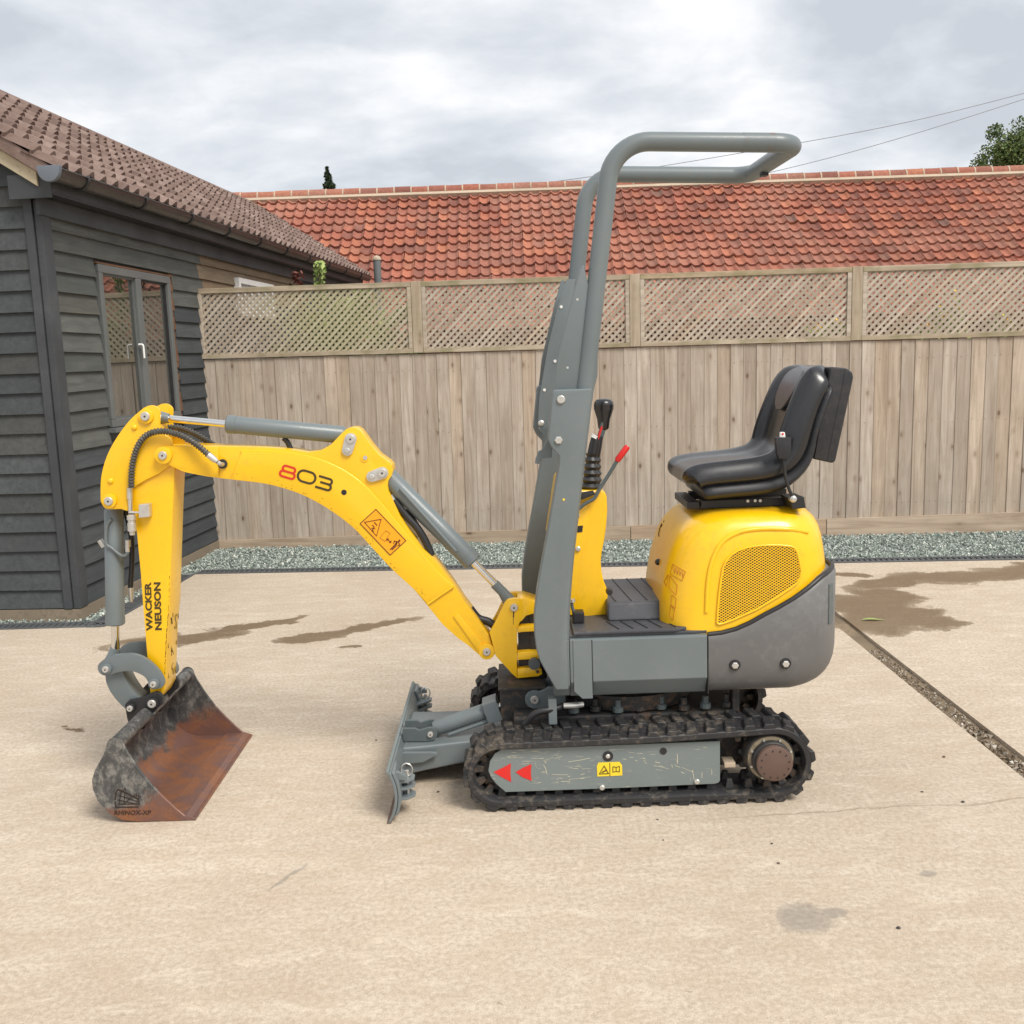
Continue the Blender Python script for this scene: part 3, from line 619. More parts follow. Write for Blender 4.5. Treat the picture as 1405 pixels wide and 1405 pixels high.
for s_a in (0.002, HL - 0.119):
    MB().loops([[HW(q, -0.02, EAVE + 0.021), HW(q, -GW + 0.02, EAVE + 0.021), HW(q, -GW / 2, EAVE + 0.05 + GW / 2 * tanp)] for q in (s_a, s_a + 0.117)]).build('gable_wall', M['trim'], house, smooth=0)
core(0.121, HL - 0.121, -GW, -GW + 0.12, 0.0, EAVE + 0.05, 'wall', M['trim'])
# corner boards
for sx, w0, w1, o0, o1 in ((0, 0.0, 0.072, 0.002, 0.044),):
    MB().loops([[HW(-0.032, 0.046, zz_), HW(0.072, 0.046, zz_), HW(0.072, 0.002, zz_), HW(-0.032, 0.002, zz_)] for zz_ in (0.07, EAVE + 0.02)]).build('corner_board', M['trim'], house, smooth=0, bevel=0.004)
MB().loops([[HW(-0.046, -0.002, zz_), HW(-0.046, -0.055, zz_), HW(-0.003, -0.055, zz_), HW(-0.003, -0.002, zz_)] for zz_ in (0.07, EAVE + 0.06)]).build('corner_board', M['trim'], house, smooth=0, bevel=0.004)
MB().loops([[HW(0.076, 0.036, zz_), HW(0.098, 0.036, zz_), HW(0.098, 0.002, zz_), HW(0.076, 0.002, zz_)] for zz_ in (0.07, EAVE - 0.06)]).build('corner_bead', M['trim'], house, smooth=0, bevel=0.003)
# frieze, soffit, fascia
core(-0.06, HL, 0.034, 0.056, EAVE - 0.075, EAVE + 0.03, 'frieze_board', M['trim'])
core(-0.10, HL, 0.0, 0.165, EAVE + 0.032, EAVE + 0.045, 'soffit', M['black'])
core(-0.109, -0.101, -0.10, 0.166, EAVE + 0.012, EAVE + 0.15, 'eave_box_end', M['trim'])
core(-0.10, HL, 0.145, 0.166, EAVE + 0.046, EAVE + 0.155, 'fascia', M['trim'])
# gutter (open half-round channel) with brackets
gz = EAVE + 0.150; go = 0.226
cs = [(go + 0.055 * math.cos(rad(a)), gz + 0.058 * math.sin(rad(a))) for a in range(180, 361, 15)] + [(go + 0.066, gz + 0.004), (go + 0.066, gz + 0.010), (go + 0.048, gz + 0.010)] + \
     [(go + 0.048 * math.cos(rad(a)), gz + 0.050 * math.sin(rad(a))) for a in range(345, 194, -15)] + [(go - 0.050, gz + 0.006)]
gut = MB().loops([[HW(-0.20, o, z_) for o, z_ in cs], [HW(HL + 0.05, o, z_) for o, z_ in cs]]).build('gutter', M['gutter'], house, smooth=40)
s_ = 0.12; k = 0
bcs = [(go + 0.064 * math.cos(rad(a)), gz + 0.067 * math.sin(rad(a))) for a in range(180, 361, 20)] + [(go + 0.058, gz + 0.022)] + [(go + 0.057 * math.cos(rad(a)), gz + 0.060 * math.sin(rad(a))) for a in range(350, 189, -20)] + [(go - 0.075, gz + 0.02)]
while s_ < HL:
    MB().loops([[HW(s_, o, z_) for o, z_ in bcs], [HW(s_ + 0.032, o, z_) for o, z_ in bcs]]).build('gutter_bracket', M['black'], house, smooth=40); s_ += 0.83
cap = [(go + 0.068 * math.cos(rad(a)), gz + 0.070 * math.sin(rad(a))) for a in range(200, 341, 14)] + [(go + 0.072, gz + 0.022), (go - 0.072, gz + 0.022)]
MB().loops([[HW(-0.235, o, z_) for o, z_ in cap], [HW(-0.201, o, z_) for o, z_ in cap]]).build('gutter_end_cap', M['guttercap'], house, smooth=30, bevel=0.004)
# roof: double-roman tiles, each its own piece
RUN = 1.59; rows = 10; tw = 0.325; EO = 0.222; RZ0 = EAVE + 0.148
e1 = HU; e2 = (-HN * math.cos(PITCHR) + Vector((0, 0, math.sin(PITCHR)))).normalized(); e3 = e1.cross(e2) * -1
if e3.z < 0: e3 = -e3
slope = RUN / math.cos(PITCHR); gauge = slope / rows; tl = gauge + 0.05
prof = []
for kx in range(17):
    xx = tw * kx / 16; ph = (xx % (tw / 2)) / (tw / 2); d = abs(ph - 0.5)
    prof.append((xx, 0.045 * max(0.0, math.cos(min(1, d / 0.30) * math.pi / 2)) ** 1.2 if d < 0.30 else 0.0))
def tile_mesh(prof, tl, lift, th, mat, nm):
    top0 = [(a, 0.0, b + lift) for a, b in prof]; top1 = [(a, tl, b + 0.002) for a, b in prof]
    bot0 = [(a, 0.0, b + lift - th) for a, b in prof]
    n = len(prof); mb = MB().add(top0 + top1 + bot0, [(i, i + 1, n + i + 1, n + i) for i in range(n - 1)] + [(2 * n + i, 2 * n + i + 1, i + 1, i) for i in range(n - 1)])
    me = bpy.data.meshes.new(nm); me.from_pydata(mb.v, [], mb.f); me.shade_smooth(); me.set_sharp_from_angle(angle=rad(40)); me.materials.append(mat); return me
btm = tile_mesh(prof, tl, 0.034, 0.034, M['browntile'], 'roof_tile')
base0 = HW(-0.16, EO, RZ0)
ncol = int((HL + 0.3) / tw)
def frame(o, a, b, c): return Matrix(((a.x, b.x, c.x, o.x), (a.y, b.y, c.y, o.y), (a.z, b.z, c.z, o.z), (0, 0, 0, 1)))
rfb = MB()
for sgn in (1,):
    A = HW(-0.16, EO - 0.02, RZ0 - 0.012); B = HW(HL + 0.13, EO - 0.02, RZ0 - 0.012)
    rfb.loops([[A, B, B + e2 * slope, A + e2 * slope], [p - e3 * 0.03 for p in (A, B, B + e2 * slope, A + e2 * slope)]])
    C_, D_ = A + e2 * slope, B + e2 * slope; e2b = Vector((-HN.x * math.cos(PITCHR), -HN.y * math.cos(PITCHR), -math.sin(PITCHR)))
    rfb.loops([[C_, D_, D_ + e2b * slope, C_ + e2b * slope], [p - Vector((0, 0, 0.03)) for p in (C_, D_, D_ + e2b * slope, C_ + e2b * slope)]])
roof = rfb.build('roof', M['browntile'], house, smooth=0)
for r in range(rows):
    for c in range(ncol):
        o = base0 + e1 * (c * tw) + e2 * (r * gauge + random.uniform(-0.006, 0.006)) + e3 * random.uniform(0, 0.008)
        place('roof_tile', btm, frame(o, e1, e2, e3) @ Matrix.Rotation(random.uniform(-0.006, 0.006), 4, 'Z'), roof)
rp = base0 + e2 * slope
ridm = MB().loops([[(xx, 0.115 * math.cos(rad(a)), 0.085 * math.sin(rad(a)) - 0.02) for a in range(-10, 191, 20)] for xx in (0.0, 0.44)], closed=False, cap0=False, cap1=False).mesh('ridge_tile', M['browntile'], Vector((0, 0, 0)), smooth=60)
ya = Vector((0, 0, 1)).cross(e1)
for c in range(int((HL + 0.3) / 0.45)):
    place('ridge_tile', ridm, frame(rp + e1 * (c * 0.45) + Vector((0, 0, -0.005)), e1, ya, Vector((0, 0, 1))), roof)
# verge: mortar under the tile edge and barge board
v0 = HW(-0.150, EO - 0.02, RZ0 + 0.034)
MB().loops([[v0, v0 + e1 * 0.10, v0 + e1 * 0.10 - e3 * 0.075, v0 - e3 * 0.075], [p + e2 * (slope - 0.05) for p in (v0, v0 + e1 * 0.10, v0 + e1 * 0.10 - e3 * 0.075, v0 - e3 * 0.075)]]).build('verge_strip', M['browntile'], house, smooth=0)
v1 = HW(-0.125, EO - 0.13, RZ0 + 0.022)
dn = Vector((0, 0, -0.092))
MB().loops([[v1, v1 + e1 * 0.022, v1 + e1 * 0.022 + dn, v1 + dn], [p + e2 * (slope - 0.05) for p in (v1, v1 + e1 * 0.022, v1 + e1 * 0.022 + dn, v1 + dn)]]).build('barge_board', M['barge'], house, smooth=0, bevel=0.003)
# window: frame, mullion, two panes, handle, foam gap
win = MB()
fw = 0.055
def wbox(mb, s0, s1, z0, z1, o0, o1): mb.loops([[HW(s0, o0, z0), HW(s1, o0, z0), HW(s1, o1, z0), HW(s0, o1, z0)], [HW(s0, o0, z1), HW(s1, o0, z1), HW(s1, o1, z1), HW(s0, o1, z1)]])
wbox(win, WS0, WS1, WZ0, WZ0 + fw, -0.03, 0.040); wbox(win, WS0, WS1, WZ1 - fw, WZ1, -0.03, 0.040)
wbox(win, WS0, WS0 + fw, WZ0 + fw, WZ1 - fw, -0.03, 0.040); wbox(win, WS1 - fw, WS1, WZ0 + fw, WZ1 - fw, -0.03, 0.040)
SM = (WS0 + WS1) / 2 + 0.02
wbox(win, SM - 0.045, SM + 0.045, WZ0 + fw, WZ1 - fw, -0.03, 0.038)
window = win.build('window', M['frame'], house, smooth=0, bevel=0.005)
for a, b in ((WS0 + fw, SM - 0.045), (SM + 0.045, WS1 - fw)):
    m_ = MB(); wbox(m_, a, b, WZ0 + fw, WZ1 - fw, -0.002, 0.006); m_.build('pane', M['glass'], window, smooth=0)
    m_ = MB()
    for q in ((a, a + 0.016, WZ0 + fw, WZ1 - fw), (b - 0.016, b, WZ0 + fw, WZ1 - fw), (a + 0.016, b - 0.016, WZ0 + fw, WZ0 + fw + 0.014), (a + 0.016, b - 0.016, WZ1 - fw - 0.014, WZ1 - fw)):
        wbox(m_, *q, 0.0065, 0.018)
    m_.build('glazing_bead', M['black'] if a > 1.2 else M['frame'], window, smooth=0)
hp = HW(SM - 0.075, 0.03, 1.76)
MB().tube(fillet([hp, hp + HN * 0.035, hp + HN * 0.035 - Vector((0, 0, 0.10))], [0.015]), 0.0075, 8).build('handle', M['white'], window, smooth=60)
m_ = MB(); wbox(m_, WS0 - 0.03, WS1 + 0.06, WZ0 - 0.035, WZ0 - 0.003, 0.0, 0.075); m_.build('sill', M['frame'], window, smooth=0, bevel=0.004)
m_ = MB()
zz_ = WZ0
while zz_ < WZ1 + 0.05:
    w = 0.045 + random.uniform(-0.006, 0.012); wbox(m_, WS1 + 0.022, WS1 + 0.024 + w, zz_, zz_ + 0.05, -0.02, 0.014 + random.uniform(0, 0.012)); zz_ += 0.05
m_.build('foam_filler', M['foam'], window, smooth=0)
m_ = MB(); wbox(m_, WS1 + 0.003, WS1 + 0.018, WZ0, WZ1, -0.02, 0.030); m_.build('white_seal', M['white'], window, smooth=0)
m_ = MB(); wbox(m_, WS0 - 0.01, WS1 + 0.07, WZ1 + 0.003, WZ1 + 0.014, 0.0, 0.034); m_.build('head_flashing', M['foam'], window, smooth=0)
# small white louvred vent high on the long wall beyond the fence
vent = MB(); wbox(vent, 3.35, 3.40, 2.05, 2.40, 0.0, 0.07); wbox(vent, 4.35, 4.40, 2.05, 2.40, 0.0, 0.07); wbox(vent, 3.40, 4.35, 2.35, 2.40, 0.0, 0.07); wbox(vent, 3.40, 4.35, 2.05, 2.10, 0.0, 0.07)
vo = vent.build('louvre_vent', M['white'], house, smooth=0)
lm = None
for k in range(22):
    m_ = MB(); s0 = 3.42 + k * 0.042; wbox(m_, s0, s0 + 0.016, 2.10, 2.35, 0.02, 0.05); m_.build('vent_bar', M['white'], vo, smooth=0)
m_ = MB(); wbox(m_, 3.40, 4.35, 2.10, 2.35, 0.034, 0.04); m_.build('vent_back', M['black'], vo, smooth=0)

# ------------------------------------------------------------------ red tiled barn behind
EY, EZ, RYY, RZZ = 18.0, 2.03, 21.7, 4.93
barn = empty('tiled_barn', (2.5, 20, 0), 'low barn with long red clay pantile roof behind the fence', 'building')
bx0, bx1 = -7.4, 13.6
MB().box(bx0 + 0.2, bx1, EY + 0.5, 24.8, 0, EZ + 0.25).build('wall', M['brick'], barn, smooth=0)
MB().box(bx0, bx1, EY + 0.12, EY + 0.5, EZ + 0.02, EZ + 0.06).build('soffit', M['black'], barn, smooth=0)
s2 = Vector((0, RYY - EY, RZZ - EZ)); SL = s2.length; s2n = s2.normalized(); s1 = Vector((1, 0, 0)); s3 = s1.cross(s2n)
rb = MB(); A = Vector((bx0, EY + 0.08, EZ + 0.01)); B = Vector((bx1, EY + 0.08, EZ + 0.01))
rb.loops([[A, B, B + s2, A + s2], [p + Vector((0, 0, -0.1)) for p in (A, B, B + s2, A + s2)]])
rb.loops([[A + s2, B + s2, B + s2 * 1 + Vector((0, s2.y, -s2.z)), A + s2 + Vector((0, s2.y, -s2.z))], [p + Vector((0, 0, -0.1)) for p in (A + s2, B + s2, B + s2 + Vector((0, s2.y, -s2.z)), A + s2 + Vector((0, s2.y, -s2.z)))]])
broof = rb.build('roof', M['redtile'], barn, smooth=0)
nr = 17; gg = SL / nr; ptw = 0.205
pp = [(ptw * k / 12, 0.030 * math.cos(2 * math.pi * (k / 12)) + 0.010 * math.cos(4 * math.pi * k / 12)) for k in range(13)]
pp = [(a_, b_ * 0.82) for a_, b_ in pp]
ptm = tile_mesh(pp, gg + 0.06, 0.055, 0.040, M['redtile'], 'pantile')
allt = []
for r in range(nr):
    for c in range(int((bx1 - bx0) / ptw)):
        o = Vector((bx0 + c * ptw + random.uniform(-0.006, 0.006), EY, EZ + 0.03 + 0.02 * math.sin(c * 0.13 + 1.0))) + s2n * (r * gg + random.uniform(-0.016, 0.016) + 0.012 * math.sin(c * 0.31 + r)) + s3 * random.uniform(0, 0.012)
        Mx = frame(o, s1, s2n, s3) @ Matrix.Rotation(random.uniform(-0.025, 0.025), 4, 'Z') @ Matrix.Rotation(random.uniform(-0.02, 0.02), 4, 'Y')
        q = proj(o + s2n * gg * 0.5); vis = 330 + max(0, (500 - q[0]) * 2.0) * 0 < q[0] < 1405 and q[1] < 394 - 0.0335 * (q[0] - 275) - 3 and q[1] > (q[0] - 330) * 0.62 + 275 - 900 and (q[0] > 520 or q[1] < 280 + (q[0] - 330) * 0.6)
        allt.append((0 if vis else 1, r, Mx))
allt.sort(key=lambda a: (a[0], a[1]))
single = allt[:300]; rest = allt[300:]
for _, r, Mx in single: place('pantile', ptm, Mx, broof)
tv = np.array([v.co[:] for v in ptm.vertices]); tf = [tuple(p.vertices) for p in ptm.polygons]; av = []; af = []
for _, r, Mx in rest:
    m4 = np.array(Mx); b = len(av) * len(tv); av.append(tv @ m4[:3, :3].T + m4[:3, 3]); af.extend([tuple(b + i for i in f) for f in tf])
me = bpy.data.meshes.new('pantiles'); me.from_pydata(np.concatenate(av).tolist(), [], af); me.shade_smooth(); me.set_sharp_from_angle(angle=rad(40)); me.materials.append(M['redtile'])
tag(place('pantiles', me, Matrix(), broof), kind='stuff')
MB().obox((0.5 * (bx0 + bx1), RYY - 0.10, RZZ - 0.015), ((bx1 - bx0) / 2, 0, 0), s2n * 0.085, s3 * 0.070).build('ridge_mortar', M['mortar'], broof, smooth=0)
rm = MB().loops([[(xx, 0.14 * math.cos(rad(a)), 0.125 * math.sin(rad(a))) for a in range(-5, 186, 19)] for xx in (0.0, 0.325)], closed=False, cap0=False, cap1=False).mesh('ridge_tile', M['redtile'], Vector((0, 0, 0)), smooth=60)
mm = MB().loops([[(xx, 0.145 * math.cos(rad(a)), 0.131 * math.sin(rad(a))) for a in range(-5, 186, 19)] for xx in (0.0, 0.028)], closed=False).mesh('ridge_joint', M['mortar'], Vector((0, 0, 0)), smooth=60)
c = bx0
while c < bx1 - 0.35:
    dz = random.uniform(-0.006, 0.006)
    place('ridge_tile', rm, Matrix.Translation((c, RYY, RZZ + 0.055 + dz)), broof); place('ridge_joint', mm, Matrix.Translation((c + 0.323, RYY, RZZ + 0.055 + dz)), broof); c += 0.349

# ------------------------------------------------------------------ plants, trees, pipe, cables
def leaves(n, fn, size, mat, nm, parent, flat=0.5):
    vv = []; ff = []
    for k in range(n):
        c_ = np.array(fn()); a = np.random.randn(3); a /= np.linalg.norm(a); b = np.cross(a, np.random.randn(3)); b /= np.linalg.norm(b) + 1e-9
        s_ = size * random.uniform(0.6, 1.4); q = len(vv)
        vv += [tuple(c_ - a * s_), tuple(c_ + b * s_ * flat), tuple(c_ + a * s_), tuple(c_ - b * s_ * flat)]; ff.append((q, q + 1, q + 2, q + 3))
    o = np.array(vv).mean(0); me = bpy.data.meshes.new(nm); me.from_pydata((np.array(vv) - o).tolist(), [], ff); me.materials.append(mat)
    return place(nm, me, Matrix.Translation(o), parent)
def clump(cx, cy, cz, r, k, spread):
    cs_ = [(cx + random.gauss(0, spread[0]), cy + random.gauss(0, spread[1]), cz + random.gauss(0, spread[2]), r * random.uniform(0.6, 1.3)) for _ in range(k)]
    def fn():
        c_ = random.choice(cs_); d = np.random.randn(3); d /= np.linalg.norm(d) + 1e-9; rr = c_[3] * random.random() ** 0.45
        return (c_[0] + d[0] * rr, c_[1] + d[1] * rr, c_[2] + d[2] * rr)
    return fn, cs_
# shrub behind the left trellis
sh = empty('shrub', (-1.55, 9.75, 0), 'pale green leafy shrub seen through the left trellis panel', 'shrub')
fn, cs_ = clump(-1.48, 9.12, 1.72, 0.13, 34, (0.30, 0.05, 0.15)); leaves(6500, fn, 0.032, M['leaflight'], 'foliage', sh)
m_ = MB()
for c_ in cs_[:12]: m_.tube(curve([(-1.5 + random.uniform(-0.1, 0.1), 9.15, 0), (-1.5 + (c_[0] + 1.5) * 0.4, 9.15, 0.9), c_[:3]], 5), 0.008, 5)
m_.build('stems', M['bark'], sh)
def sprig(pxy, top, lab, mat, nm, n, size, sp):
    b = P(*pxy, 9.35); t_ = empty(nm, (b.x, 9.35, 0), lab, 'plant')
    h = P(pxy[0], top, 9.35).z
    m2 = MB(); pts = [(b.x, 9.35, 0), (b.x + 0.01, 9.35, h * 0.6), (b.x + 0.0, 9.34, h)]; m2.tube(curve(pts, 5), [0.010] * 10 + [0.004], 6); m2.build('stem', M['bark'], t_)
    def fn():
        tt = random.random() ** 0.8; return (b.x + random.gauss(0, sp * (1 - 0.4 * tt)), 9.35 + random.gauss(0, sp), lerp(h - 0.42, h - 0.01, tt))
    leaves(n, fn, size, mat, 'foliage', t_); return t_
sprig((440, 392), 358, 'fresh green shoot rising above the left trellis panel', M['leaflight'], 'leafy_shoot', 150, 0.028, 0.035)
sprig((408, 392), 370, 'small dark red leafed plant above the left trellis panel', M['leafred'], 'red_leaf_plant', 120, 0.026, 0.035)
def flowers(pxs, lab):
    c_ = P(pxs[0][0], pxs[0][1], 9.45); t_ = empty('flowering_plant', (c_.x, 9.45, 0), lab, 'plant')
    m2 = MB(); st = []
    for q in pxs:
        p = P(q[0], q[1], 9.45); st.append(p); m2.tube([(c_.x + (p.x - c_.x) * 0.4, 9.45, 0.0), (c_.x + (p.x - c_.x) * 0.7, 9.45, p.z * 0.6), p], 0.005, 5)
    m2.build('stems', M['bark'], t_)
    for p in st:
        leaves(16, lambda: (p.x + random.gauss(0, 0.016), p.y + random.gauss(0, 0.015), p.z + random.gauss(0, 0.016)), 0.018, M['petal'], 'flower', t_, 0.7)['kind'] = 'stuff'
    def lf():
        p = random.choice(st); return (p.x + random.gauss(0, 0.06), p.y + random.gauss(0, 0.05), p.z - abs(random.gauss(0, 0.12)))
    leaves(60 * len(st), lf, 0.026, M['leaflight'], 'foliage', t_)
flowers([(1112, 453), (1119, 448), (1122, 450), (1150, 440), (1160, 445)], 'orange flowering plant behind the trellis beside the seat')
flowers([(1268, 446), (1275, 447), (1289, 422), (1294, 438), (1298, 433), (1309, 404), (1317, 421), (1307, 442)], 'yellow flowering plant behind the right end trellis panel')
flowers([(1372, 432), (1385, 440)], 'low green plant behind the trellis at the right edge')
# vent pipe
vp = P(518, 375, 11.2)
vpt = empty('vent_pipe', (vp.x, 11.2, 0), 'grey vent pipe with pale cap standing behind the fence', 'pipe')
hz = P(518, 357, 11.2).z
MB().cyl((vp.x, 11.2, 0), (vp.x, 11.2, hz), 0.040, 16).build('pipe', M['pipe'], vpt, smooth=40)
MB().lathe((vp.x, 11.2, hz + 0.001), (vp.x, 11.2, hz + 0.05), [(0, 0.046), (0.4, 0.046), (0.8, 0.03), (1.0, 0.008)], 16).build('cap', M['mortar'], vpt, smooth=40)
# conifer behind the barn
ct = P(448, 228, 40); cb = P(455, 275, 40)
tr = empty('conifer_tree', (cb.x, 40, 0), 'dark pointed conifer top rising behind the barn ridge', 'tree')
MB().tube([(cb.x, 40, 0), (cb.x, 40, ct.z * 0.7), (ct.x, 40, ct.z)], [0.22, 0.1, 0.01], 8).build('trunk', M['bark'], tr)
def cone():
    tt = random.random() ** 0.7; z_ = ct.z - tt * 2.6; r_ = (0.03 + 0.72 * tt) * (0.85 + 0.22 * math.sin(z_ * 17)); a = random.uniform(0, 6.283); rr = r_ * random.random() ** 0.4
    return (lerp(ct.x, cb.x, min(1, tt * 1.8)) + rr * math.cos(a), 40 + rr * math.sin(a), z_)
leaves(4200, cone, 0.065, M['leafdark'], 'crown', tr, 0.4)
# broadleaf tree at the right edge
tb = P(1405, 215, 33)
tr = empty('broadleaf_tree', (tb.x + 0.8, 33, 0), 'green broadleaf tree behind the right end of the barn roof', 'tree')
fn, cs_ = clump(tb.x + 0.55, 33, tb.z - 0.30, 0.40, 90, (0.78, 0.6, 0.58)); cs_ += [(*P(a_, b_, 33 + random.uniform(-0.5, 0.5)), random.uniform(0.34, 0.5)) for a_, b_ in ((1352, 222), (1366, 206), (1380, 213), (1394, 192), (1402, 178), (1376, 226), (1346, 229), (1390, 216), (1404, 205), (1385, 200), (1400, 222))]
leaves(30000, fn, 0.050, M['leaf'], 'crown', tr)
m_ = MB(); m_.tube([(tb.x + 0.8, 33, 0), (tb.x + 0.85, 33, tb.z * 0.5), (tb.x + 0.9, 33, tb.z - 0.6)], [0.2, 0.14, 0.07], 8)
for c_ in cs_[:26]: m_.tube(curve([(tb.x + 0.86, 33, tb.z - 2.2), ((tb.x + 0.9 + c_[0]) / 2, 33 + (c_[1] - 33) * 0.4, tb.z - 1.0), c_[:3]], 4), 0.018, 5)
m_.build('trunk', M['bark'], tr)
# overhead cables
for pts, lab in ((((-200, 315), (590, 268), (1105, 194.6), (1405, 128), (1700, 40)), 'upper thin overhead cable crossing the sky'), (((300, 345), (840, 275), (1105, 225), (1405, 136), (1700, 30)), 'lower thin overhead cable crossing the sky')):
    w3 = [P(x_, y_, 27) for x_, y_ in pts]
    tag(MB().tube(curve(w3, 10), 0.0085, 6).build('overhead_cable', M['cable'], None, smooth=60), lab, 'cable')
# litter on the concrete
def pebble(pxy, s_, mat, lab, nm='pebble'):
    p = G(*pxy); mb = MB(); vs_ = []
    rings = []
    for zi, rr in ((0.0, 0.7), (0.35, 1.0), (0.75, 0.7), (0.95, 0.2)):
        rings.append([(p.x + s_ * rr * math.cos(a * 0.8976) * random.uniform(0.8, 1.2), p.y + s_ * 0.8 * rr * math.sin(a * 0.8976) * random.uniform(0.8, 1.2), zi * s_) for a in range(7)])
    tag(mb.loops(rings).build(nm, mat, None, smooth=50), lab, nm.replace('_', ' '), 'litter on the concrete')
for k, (q, s_) in enumerate([((516, 1016), 0.006), ((601, 1087), 0.008), ((1295, 1039), 0.009), ((1321, 1101), 0.009), ((1068, 1185), 0.007), ((1265, 1087), 0.007), ((910, 1153), 0.005), ((1233, 1274), 0.009), ((902, 1125), 0.005), ((1059, 1158), 0.006)]):
    lab = ['dark speck of grit on the concrete left of the blade', 'dark pebble on the concrete between blade and track', 'brown pebble on the concrete right of the tracks', 'dark pebble near the gutter channel at the right', 'small pebble on the concrete below the tracks', 'pebble on the hairline crack right of the track',
           'tiny grit below the middle of the track', 'grey chip on the concrete at lower right', 'tiny stone just below the track', 'small stone below the rear of the track'][k]
    pebble(q, s_ * 0.75, M['rust'] if k in (2, 4) else M['dirty'], lab)
lp = G(1198, 850, 0.006)
m_ = MB(); m_.loops([[lp + Vector((0.07 * (tt - 0.5) * 2, 0.012 * math.sin(tt * 3) + w_ * 0.018 * math.sin(math.pi * min(0.98, tt + 0.02)), 0.004 * math.sin(tt * 5))) for w_ in (-1, 0, 1)] for tt in [k / 8 for k in range(9)]], closed=False, cap0=False, cap1=False)
tag(m_.build('fallen_leaf', M['leaflight'], None, smooth=60), 'pale green leaf lying in the damp patch at right', 'leaf')
def debris():
    y_ = random.uniform(2.4, 5.2); return (1.87 + random.gauss(0, 0.022), y_, -0.022 + random.uniform(0, 0.01))
dv_ = []; df_ = []
for k in range(1300):
    c_ = np.array(debris()); q_, _ = np.linalg.qr(np.random.randn(3, 3)); s_ = random.uniform(0.003, 0.010) * (1.3 if c_[1] < 4.1 else 0.8); b = len(dv_)
    dv_.extend(map(tuple, tet @ q_ * s_ + c_)); df_.extend([(b, b + 1, b + 2), (b, b + 3, b + 1), (b, b + 2, b + 3), (b + 1, b + 3, b + 2)])
me = bpy.data.meshes.new('channel_debris'); me.from_pydata(dv_, [], df_); me.materials.append(M['debris'])
tag(place('channel_debris', me, Matrix()), 'stones and silt lying in the gutter channel', 'debris', kind='stuff')
# ================================================================== MINI EXCAVATOR
YC = 3.80
ex = empty('mini_excavator', (0.3, YC, 0), 'yellow and grey mini excavator standing on the concrete yard', 'excavator')
def part(name, mb, mat, parent=None, **kw): return mb.build(name, M[mat], parent or ex, **kw)
def mir(y): return 2 * YC - y
def pin(px, py, Y, r, parent, boss=None, bossmat='yellow', th=0.008):
    """round pin head on the near face at depth Y"""
    p = P(px, py, Y)
    b = parent
    if boss: MB().cyl((p.x, Y - 0.012, p.z), (p.x, Y + 0.004, p.z), boss, 28).build('pin_boss', M[bossmat], parent, smooth=40, bevel=0.002)
    y0 = Y - (0.012 if boss else 0.0)
    MB().lathe((p.x, y0 - th, p.z), (p.x, y0 + 0.002, p.z), [(0, r * 0.86), (0.25, r), (1, r)], 24).build('pin', M['pinface'], parent, smooth=40)
    MB().cyl((p.x, y0 - th - 0.0012, p.z), (p.x, y0 - th + 0.001, p.z), r * 0.22, 10).build('pin_centre', M['black'], parent, smooth=40)

# ---------------------------------------------------------------- tracks
XF, ZF, RF, XR, ZR, RR = -0.070, 0.134, 0.119, 0.882, 0.144, 0.129
def track_path(off, n):
    """evenly spaced (x, z, nx, nz) round the belt, off outwards from its outer face"""
    d = XR - XF; h = ZR - ZF; L = math.hypot(d, h); ph = math.atan2(h, d); be = math.asin((RR - RF) / L)
    at_, ab = ph + math.pi / 2 + be, ph - math.pi / 2 - be   # contact normals: top, bottom
    segs = []
    sl = math.sqrt(L * L - (RR - RF) ** 2)
    segs.append(('l', (XF + RF * math.cos(ab), ZF + RF * math.sin(ab)), (XR + RR * math.cos(ab), ZR + RR * math.sin(ab)), ab, sl))
    segs.append(('a', (XR, ZR), RR, ab, at_, RR * (at_ - ab)))
    segs.append(('l', (XR + RR * math.cos(at_), ZR + RR * math.sin(at_)), (XF + RF * math.cos(at_), ZF + RF * math.sin(at_)), at_, sl))
    segs.append(('a', (XF, ZF), RF, at_, ab + 2 * math.pi, RF * (ab + 2 * math.pi - at_)))
    tot = sum(s_[-1] for s_ in segs); out = []
    for k in range(n):
        q = tot * k / n
        for s_ in segs:
            if q <= s_[-1]:
                if s_[0] == 'l':
                    t = q / s_[-1]; x = s_[1][0] + (s_[2][0] - s_[1][0]) * t; z = s_[1][1] + (s_[2][1] - s_[1][1]) * t; a = s_[3]
                    if s_[3] == at_: z -= 0.006 * math.sin(math.pi * t)
                else:
                    a = s_[3] + (s_[4] - s_[3]) * q / s_[-1]; x = s_[1][0] + s_[2] * math.cos(a); z = s_[1][1] + s_[2] * math.sin(a)
                out.append((x + off * math.cos(a), z + off * math.sin(a), math.cos(a), math.sin(a))); break
            q -= s_[-1]
    return out, tot
NL = 40
lug_mesh = {}
def lug(sgn):
    # local: x along travel, y across (half belt), z out; chevron skew, tapered top
    o = 0.014 * sgn; rings = []
    for z_, w in ((-0.003, 0.0200), (0.008, 0.0165), (0.0145, 0.0135)):
        y0, y1 = (-0.0885, -0.004) if sgn < 0 else (0.004, 0.0885)
        ye, yi = (y0, y1) if sgn < 0 else (y1, y0)
        sh = 0.010
        rings.append([(-w - sh, yi, z_), (w - sh, yi, z_), (w * 0.9 + 0.001, ye * 0.62, z_), (w * 1.15, ye, z_), (-w * 1.15, ye, z_), (-w * 0.9 + 0.001 - 0.004, ye * 0.62, z_)])
    return MB().loops(rings).mesh('lug', M['rubber'], Vector((0, 0, 0)), smooth=0, bevel=0.002, seg=1)
LUGS = [lug(-1), lug(1)]
